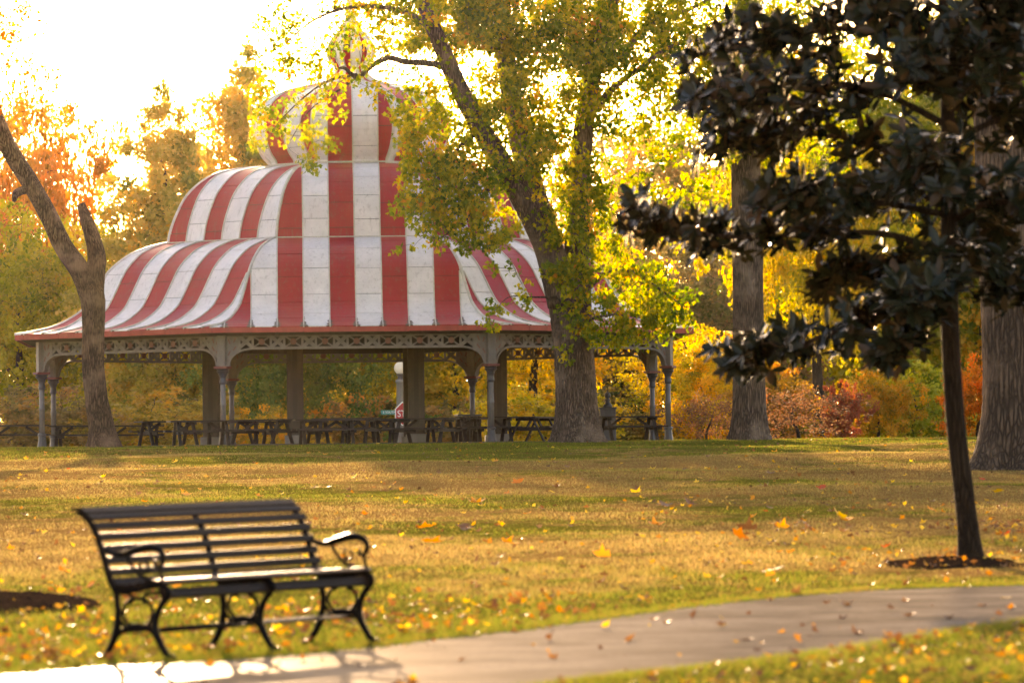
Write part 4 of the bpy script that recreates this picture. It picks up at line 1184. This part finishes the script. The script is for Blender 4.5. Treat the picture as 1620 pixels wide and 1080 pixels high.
for j in range(4):
    V = OVAL[0] * 1.0
    m_ = tri_mesh('leaf', V, OVAL[1], M_mag, np.full(len(V), (.1, .4, .7, .95)[j]))
    m_.polygons.foreach_set('use_smooth', [True] * len(m_.polygons)); lm.append(m_)
for i in big:
    o = bpy.data.objects.new('leaf', lm[rg.integers(0, 4)])
    link(o, MAG)
    R3 = Matrix((FX[i], FY[i], FZ[i])).transposed().to_4x4()
    o.matrix_local = Matrix.Translation(P[i]) @ R3 @ Matrix.Scale(float(SZ[i]), 4)
V, T = scatter_leaves(OVAL, P[rest], SZ[rest], (FX[rest], FY[rest], FZ[rest]))
me = tri_mesh('crown', V, T, M_mag, np.repeat(rg.uniform(0, 1, len(rest)), len(OVAL[0])))
me.polygons.foreach_set('use_smooth', [True] * len(me.polygons))
co = link(bpy.data.objects.new('crown', me), MAG); co['kind'] = 'stuff'

# ------------------------------------------------------------------ bench
lf, rf, lr = on_lawn(263, 1046), on_lawn(585, 1019), on_lawn(166, 1048)
Xv = (rf - lf).normalized()
Bk = Vector((-Xv.y, Xv.x, 0)).normalized()        # towards the back of the bench
Zb = Xv.cross(Bk).normalized()
LEN = (rf - lf).length
BEN = thing('park_bench', 'dark slatted park bench with scrolled iron legs beside the path', 'bench')
BEN.matrix_world = Matrix.Translation(lf + Vector((0, 0, .010))) @ Matrix((Xv, Bk, Zb)).transposed().to_4x4()
def fy(f): return .43 - f                          # forward coordinate f (rear foot 0) to local y
backc = [(.085, .40), (.045, .47), (.015, .56), (-.015, .65), (-.05, .74), (-.095, .81), (-.15, .855), (-.185, .86)]
seatc = [(.07, .415), (.14, .405), (.22, .41), (.30, .425), (.37, .435), (.425, .425), (.45, .39)]
def frame_at(x, arm):
    b = MB()
    P3 = lambda pts: [(x, fy(f), z) for f, z in pts]
    b.tube(P3([(-.035, .0), (.02, .05), (.075, .15), (.095, .26), (.09, .35), (.085, .41)]), [.022, .021, .024, .02, .02, .022], 8, 24)
    b.tube(P3(backc), [.024, .022, .021, .021, .021, .02, .018, .014], 8, 28)
    b.tube(P3([(.47, .0), (.42, .05), (.365, .15), (.36, .23), (.395, .31), (.445, .37), (.45, .405), (.42, .425)]), [.022, .021, .024, .02, .02, .022, .022, .02], 8, 28)
    b.tube(P3(seatc), [.02] * 7, 8, 20)
    b.tube(P3([(.235 + .105 * math.cos(a), .275 + .085 * math.sin(a)) for a in np.linspace(0, 2 * math.pi, 15)]), [.012] * 15, 6, 40)
    b.tube(P3([(.03, .07), (.10, .155), (.17, .19), (.23, .20), (.30, .185), (.36, .14), (.41, .06)]), [.017, .016, .015, .015, .015, .016, .017], 6, 26)
    b.tube(P3([(.095, .24), (.14, .195), (.20, .175), (.27, .175), (.33, .20), (.36, .24)]), [.013] * 6, 6, 22)
    b.tube(P3([(.11, .39), (.17, .385), (.20, .36), (.19, .335), (.165, .34)]), [.011] * 5, 6, 16)
    b.tube(P3([(.38, .39), (.32, .39), (.28, .365), (.285, .335), (.31, .34)]), [.011] * 5, 6, 16)
    for f in (-.035, .47): b.lathe([(.035, -.02), (.032, .012), (.02, .03)], (x, fy(f), 0), 8)
    o = b.build('leg_frame', M_benchiron, BEN, True)
    if arm:
        a = MB()
        a.tube(P3([(-.02, .66), (.05, .625), (.12, .615), (.20, .635), (.29, .655), (.36, .655), (.41, .63), (.425, .585), (.40, .545), (.365, .555), (.37, .585)]), [.015, .016, .018, .024, .026, .024, .018, .015, .013, .012, .01], 8, 44)
        a.tube(P3([(.16, .625), (.19, .56), (.25, .50), (.33, .465), (.40, .455), (.43, .43)]), [.012] * 6, 6, 20)
        a.tube(P3([(.42, .60), (.40, .53), (.41, .48), (.43, .43)]), [.012] * 4, 6, 14)
        a.tube(P3([(.27, .58), (.25, .545), (.275, .515), (.31, .525), (.315, .555), (.29, .57)]), [.009] * 6, 6, 18)
        a.build('armrest', M_benchiron, BEN, True)
for x, arm in ((0, True), (LEN / 2, False), (LEN, True)): frame_at(x, arm)
def slat(curve, t, w, name, th=.018):
    C = catmull([(f, 0, z) for f, z in curve], 200)[:, [0, 2]]
    i = int(t * 199); i0, i1 = max(i - 3, 0), min(i + 3, 199)
    d = C[i1] - C[i0]; d /= np.linalg.norm(d)
    p0 = C[i]
    nrm = np.array([d[1], -d[0]])
    if nrm[1] < 0 and abs(nrm[1]) > abs(nrm[0]): nrm = -nrm
    o = p0 + nrm * .026
    ux = Vector((1, 0, 0)); ud = Vector((0, -d[0], d[1])); un = ux.cross(ud)
    b = MB(); b.box((0, 0, 0), (LEN + .06, w, th), Matrix((ux, ud, un)).transposed())
    ob = b.build(name, M_bench, BEN, bevel=.005)
    ob.location = (LEN / 2, fy(o[0]), o[1])
for t in np.linspace(.10, .84, 8): slat(backc, t, .046, 'back_slat')
slat(backc, .955, .075, 'top_slat')
for t in np.linspace(.06, .80, 7): slat(seatc, t, .042, 'seat_slat')
slat(seatc, .965, .06, 'seat_slat', .03)
for f, z in ((.14, .165), (.32, .165)):
    MB().tube([(0, fy(f), z), (LEN, fy(f), z)], [.010, .010], 8, 2).build('stretcher', M_benchiron, BEN, True)

# ------------------------------------------------------------------ mulch
def mulch(name, label, px, py, rx, ry, h, seed):
    rg = np.random.default_rng(seed)
    c = on_lawn(px, py)
    n, m_ = 36, 8
    V, F = [(c.x, c.y, SLOPE * c.y + h)], []
    ph = rg.uniform(0, 6, 4)
    for j in range(1, m_ + 1):
        for k in range(n):
            a = 2 * math.pi * k / n; u = j / m_
            w = 1 + .15 * math.sin(3 * a + ph[0]) + .1 * math.sin(5 * a + ph[1]) + .06 * math.sin(9 * a + ph[2])
            x, y = c.x + rx * u * w * math.cos(a), c.y + ry * u * w * math.sin(a)
            V.append((x, y, SLOPE * y + (h * (1 - u ** 2) + (.02 * rg.uniform(0, 1) if j < m_ else -.03))))
    F += [(0, 1 + k, 1 + (k + 1) % n) for k in range(n)]
    for j in range(m_ - 1):
        F += [(1 + j * n + k, 1 + j * n + (k + 1) % n, 1 + (j + 1) * n + (k + 1) % n, 1 + (j + 1) * n + k) for k in range(n)]
    F = [tuple(q) for q in F]
    F = F[:n] + [q[::-1] for q in F[n:]]
    o = MB().add(V, F).build(name, M_mulch)
    tag(o, label, None, kind='structure')
    return (c.x, c.y, rx, ry)
beds = [mulch('mulch_ring', 'dark mulch ring at the foot of the magnolia', 1505, 892, .62, 1.5, .05, 1), mulch('mulch_bed', 'dark mulch mound at the left edge near the bench', 10, 962, .62, 2.2, .10, 2)]

# ------------------------------------------------------------------ grass blades
def lawn_points(y0, y1, dens, rg):
    w1 = .098 * y1 + 2.2
    n = int(2 * w1 * (y1 - y0) * dens)
    X, Y = rg.uniform(-w1, w1, n), rg.uniform(y0, y1, n)
    k = np.abs(X) < .098 * Y + 2.2
    X, Y = X[k], Y[k]
    if y0 < 60:
        k = ~in_poly(X + rg.normal(0, .05, len(X)), Y + rg.normal(0, .14, len(Y)), path_poly)
        for cx, cy, rx, ry in beds: k &= ((X - cx) / rx) ** 2 + ((Y - cy) / ry) ** 2 > .85
        X, Y = X[k], Y[k]
    return X, Y
rg = np.random.default_rng(77)
Vs, Ts, Rs = [], [], []
nv = 0
for y0, y1, dens, hh, ww in ((27, 40, 1000, .065, .0058), (40, 62, 640, .048, .006), (62, 100, 210, .042, .0075), (100, 140, 110, .045, .010), (140, 175, 90, .05, .012)):
    X, Y = lawn_points(y0, y1, dens, rg)
    if y0 >= 140:
        k = np.hypot(X + 4.99, Y - 179.5) > 11.0
        X, Y = X[k], Y[k]
    n = len(X)
    tuft = np.sin(X * 9.1 + 2.3 * np.sin(Y * 3.1)) * np.sin(Y * 5.3 + 2.1 * np.sin(X * 4.7)) + .6 * np.sin(X * 21 + Y * 7) * np.sin(Y * 13 - X * 5)
    patch = (1 + .45 * np.clip(tuft, -1, 1.4)) * (.65 + .35 * np.sin(X * 1.3 + 1.7 * np.sin(Y * .4)) * np.sin(Y * .55 + 1.1 * np.sin(X * .7)))
    h = hh * rg.uniform(.35, 1.25, n) * patch
    a = rg.uniform(0, 6.283, n)
    Z = G(X, Y) - .004
    dx, dy = np.cos(a) * ww / 2, np.sin(a) * ww / 2
    lx, ly = rg.normal(0, .5, n) * h, rg.normal(0, .5, n) * h
    V = np.stack([np.stack([X - dx, Y - dy, Z], 1), np.stack([X + dx, Y + dy, Z], 1), np.stack([X + lx, Y + ly, Z + h], 1)], 1).reshape(-1, 3)
    Vs.append(V); Ts.append(np.arange(n * 3).reshape(-1, 3) + nv); nv += n * 3
    Rs.append(np.repeat(rg.uniform(0, 1, n), 3))
for L_ in (A, B):                               # longer grass leaning over the edges of the path
    i0 = rg.integers(0, len(L_) - 1, 26000); u_ = rg.uniform(0, 1, (26000, 1))
    Q = L_[i0] + (L_[i0 + 1] - L_[i0]) * u_
    X, Y = Q[:, 0] + rg.normal(0, .06, 26000), Q[:, 1] + rg.normal(0, .16, 26000)
    k = np.abs(X) < .098 * Y + 2.2
    X, Y = X[k], Y[k]; n = len(X)
    h = .042 * rg.uniform(.3, 1.2, n); a = rg.uniform(0, 6.283, n); Z = G(X, Y) - .004
    dx, dy = np.cos(a) * .003, np.sin(a) * .003
    lx, ly = rg.normal(0, .6, n) * h, rg.normal(0, .6, n) * h
    Vs.append(np.stack([np.stack([X - dx, Y - dy, Z], 1), np.stack([X + dx, Y + dy, Z], 1), np.stack([X + lx, Y + ly, Z + h], 1)], 1).reshape(-1, 3))
    Ts.append(np.arange(n * 3).reshape(-1, 3) + nv); nv += n * 3
    Rs.append(np.repeat(rg.uniform(0, 1, n), 3))
me = tri_mesh('lawn_grass', np.concatenate(Vs), np.concatenate(Ts), M_grass, np.concatenate(Rs))
tag(link(bpy.data.objects.new('lawn_grass', me)), 'short dry and green grass blades covering the lawn', 'grass', kind='stuff')
print('grass', len(me.polygons))

# ------------------------------------------------------------------ fallen leaves: 300 countable ones, the rest as litter
def curled(tmpl, curl, seed):
    rg = np.random.default_rng(seed)
    V = tmpl[0].copy(); V[:, 1] -= .5
    V[:, 2] = curl * (V[:, 0] ** 2 * 1.2 + V[:, 1] ** 2 * .8) + rg.normal(0, .02, len(V))
    V[:, 2] -= V[:, 2].min()
    return V
KINDS = [('yellow_leaf', M_fall_y, 'fallen yellow maple leaf lying on the lawn', 'yellow leaves fallen on the lawn', .26),
         ('orange_leaf', M_fall_o, 'fallen orange leaf lying on the lawn', 'orange leaves fallen on the lawn', .24),
         ('brown_leaf', M_fall_b, 'fallen curled brown leaf lying on the lawn', 'brown leaves fallen on the lawn', .44),
         ('red_leaf', M_fall_r, 'fallen red leaf lying on the lawn', 'red leaves fallen on the lawn', .06)]
meshes = {}
for nm, m_, *_r in KINDS:
    meshes[nm] = []
    for j in range(4):
        V = curled(MAPLE, (.25, .6, .95, 1.3)[j] * (1.2 if nm == 'brown_leaf' else .8), j)
        meshes[nm].append(tri_mesh(nm, V, MAPLE[1], m_, np.full(len(V), (.1, .4, .7, 1.0)[j])))
fixed = [(1005, 780, 0, .20), (757, 797, 1, .26), (676, 836, 1, .26), (735, 838, 2, .22), (688, 860, 1, .26), (880, 768, 2, .16), (1090, 797, 2, .2), (1175, 852, 1, .26), (1330, 820, 0, .24), (1338, 825, 1, .2), (1275, 832, 2, .22), (1300, 778, 3, .18), (1578, 782, 0, .2),
         (1050, 798, 2, .24), (820, 763, 1, .24), (500, 770, 0, .2), (560, 756, 0, .18), (292, 784, 1, .22), (807, 862, 1, .2), (1217, 752, 2, .2), (1040, 832, 1, .2), (1240, 836, 1, .2), (950, 880, 1, .18), (1180, 838, 2, .24), (1225, 905, 0, .2), (1030, 745, 0, .16), (515, 770, 0, .2)]
NOTED = {0: 'bright yellow leaf standing upright on the lawn below the slim straight trunk', 1: 'large orange leaf alone on the lawn below the middle of the pavilion', 2: 'orange leaf at the left end of the mid-lawn leaf cluster right of the bench back',
         4: 'lowest orange leaf of the mid-lawn cluster right of the bench back', 3: 'dark brown leaf at the right end of the mid-lawn cluster', 11: 'red leaf lying alone on the lawn left of the magnolia stem', 12: 'yellow leaf on the lawn right of the magnolia stem below the pale trunk',
         17: 'orange leaf on the lawn just above the bench back', 7: 'large flat orange leaf on the lawn left of the magnolia stem', 8: 'large yellow leaf on the lawn nearest left of the magnolia stem', 24: 'pale yellow leaf on the grass near the path left of the magnolia foot',
         18: 'orange leaf low on the lawn halfway between bench and magnolia'}
rg = np.random.default_rng(91)
spots = [(on_lawn(a, b).x, on_lawn(a, b).y, KINDS[k], s) for a, b, k, s in fixed]
while len(spots) < 300:
    y = 1 / rg.uniform(1 / 150, 1 / 33)
    x = rg.uniform(-.094, .094) * y
    u = rg.uniform()
    k = 0
    while k < 3 and u > KINDS[k][4]: u -= KINDS[k][4]; k += 1
    onp = bool(in_poly(np.array([x]), np.array([y]), path_poly)[0])
    if onp and rg.uniform() < .55: continue
    if onp: k = 2 if rg.uniform() < .6 else k
    spots.append((x, y, KINDS[k], rg.uniform(.06, .12) * (1 + max(0, y - 60) / 160)))
for i_, (x, y, K, s) in enumerate(spots):
    onp = bool(in_poly(np.array([x]), np.array([y]), path_poly)[0])
    o = bpy.data.objects.new(K[0], meshes[K[0]][rg.integers(0, 4)])
    link(o)
    o.location = (x, y, g1(x, y) + (.010 if onp else .022))
    o.rotation_euler = (rg.normal(0, .12 if onp else .3), rg.normal(0, .12 if onp else .3), rg.uniform(0, 6.28))
    o.scale = (s, s, s)
    tag(o, K[2] if not onp else K[2].replace('the lawn', 'the concrete path'), 'leaf', K[3] if not onp else K[3].replace('the lawn', 'the concrete path'))
    if i_ in NOTED: o['label'] = NOTED[i_]
Pn = []
for n_, y0, y1 in ((900, 29, 40), (450, 40, 62), (500, 62, 110), (600, 110, 168)):
    w1 = .098 * y1 + 2
    X, Y = rg.uniform(-w1, w1, n_ * 2), rg.uniform(y0, y1, n_ * 2)
    k = np.abs(X) < .098 * Y + 2
    if y0 < 45: k &= ~(in_poly(X, Y, path_poly) & (rg.uniform(0, 1, len(X)) < .80)) & ((Y < 39) | (rg.uniform(0, 1, len(X)) < .6))
    X, Y = X[k][:n_], Y[k][:n_]
    Pn.append(np.stack([X, Y, G(X, Y) + rg.uniform(.012, .045, len(X))], 1))
# heaps: a drift by the magnolia, leaves on the mulch, a band along the path edge and round the bench
for a, b, rx, ry, n_ in ((1600, 842, .35, 2.2, 260), (10, 962, .6, 2.0, 160), (1505, 892, .6, 1.4, 130), (1080, 800, .5, 3.0, 45), (1275, 838, .4, 2.5, 45), (715, 838, .45, 2.5, 40), (1180, 858, .4, 2.0, 35), (1400, 800, .6, 3.0, 40), (60, 1060, .5, 1.6, 300), (470, 990, 1.2, 2.2, 260), (700, 985, .8, 2.0, 200), (1500, 1050, 1.2, 2.0, 260)):
    c = on_lawn(a, b)
    X, Y = c.x + rg.normal(0, rx, n_), c.y + rg.normal(0, ry, n_)
    k = ~in_poly(X, Y, path_poly) if b > 970 else np.ones(n_, bool)
    X, Y = X[k], Y[k]
    Pn.append(np.stack([X, Y, G(X, Y) + rg.uniform(.015, .08, len(X))], 1))
P = np.concatenate(Pn)
fz = rg.normal(0, .45, (len(P), 3)) + np.array([0, 0, 1.0]); fz /= np.linalg.norm(fz, axis=1)[:, None]
q = rg.normal(size=(len(P), 3)); fx = np.cross(q, fz); fx /= np.linalg.norm(fx, axis=1)[:, None]
sz = rg.uniform(.025, .08, len(P)) * (1 + np.maximum(0, P[:, 1] - 60) / 200)
V, T = scatter_leaves((curled(MAPLE, .7, 9), MAPLE[1]), P, sz, (fx, np.cross(fz, fx), fz))
me = tri_mesh('leaf_litter', V, T, M_litter, np.repeat(rg.uniform(0, 1, len(P)), len(MAPLE[0])))
tag(link(bpy.data.objects.new('leaf_litter', me)), 'small fallen autumn leaves strewn over the grass', 'leaf litter', kind='stuff')

# ------------------------------------------------------------------ haze
hz = MB().box((0, 690, 15.0), (1640, 1640, 34)).build('haze', M_deck)
hz.data.materials.clear()
m = bpy.data.materials.new('haze_air'); m.use_nodes = True
nt = m.node_tree; nt.nodes.clear()
out = nt.nodes.new('ShaderNodeOutputMaterial')
v = nt.nodes.new('ShaderNodeVolumePrincipled')
v.inputs['Color'].default_value = (1.0, .86, .62, 1)
v.inputs['Density'].default_value = .000008
v.inputs['Anisotropy'].default_value = .957
nt.links.new(v.outputs[0], out.inputs['Volume'])
hz.data.materials.append(m)
tag(hz, 'warm sunlit haze in the air over the park', 'haze', kind='stuff')
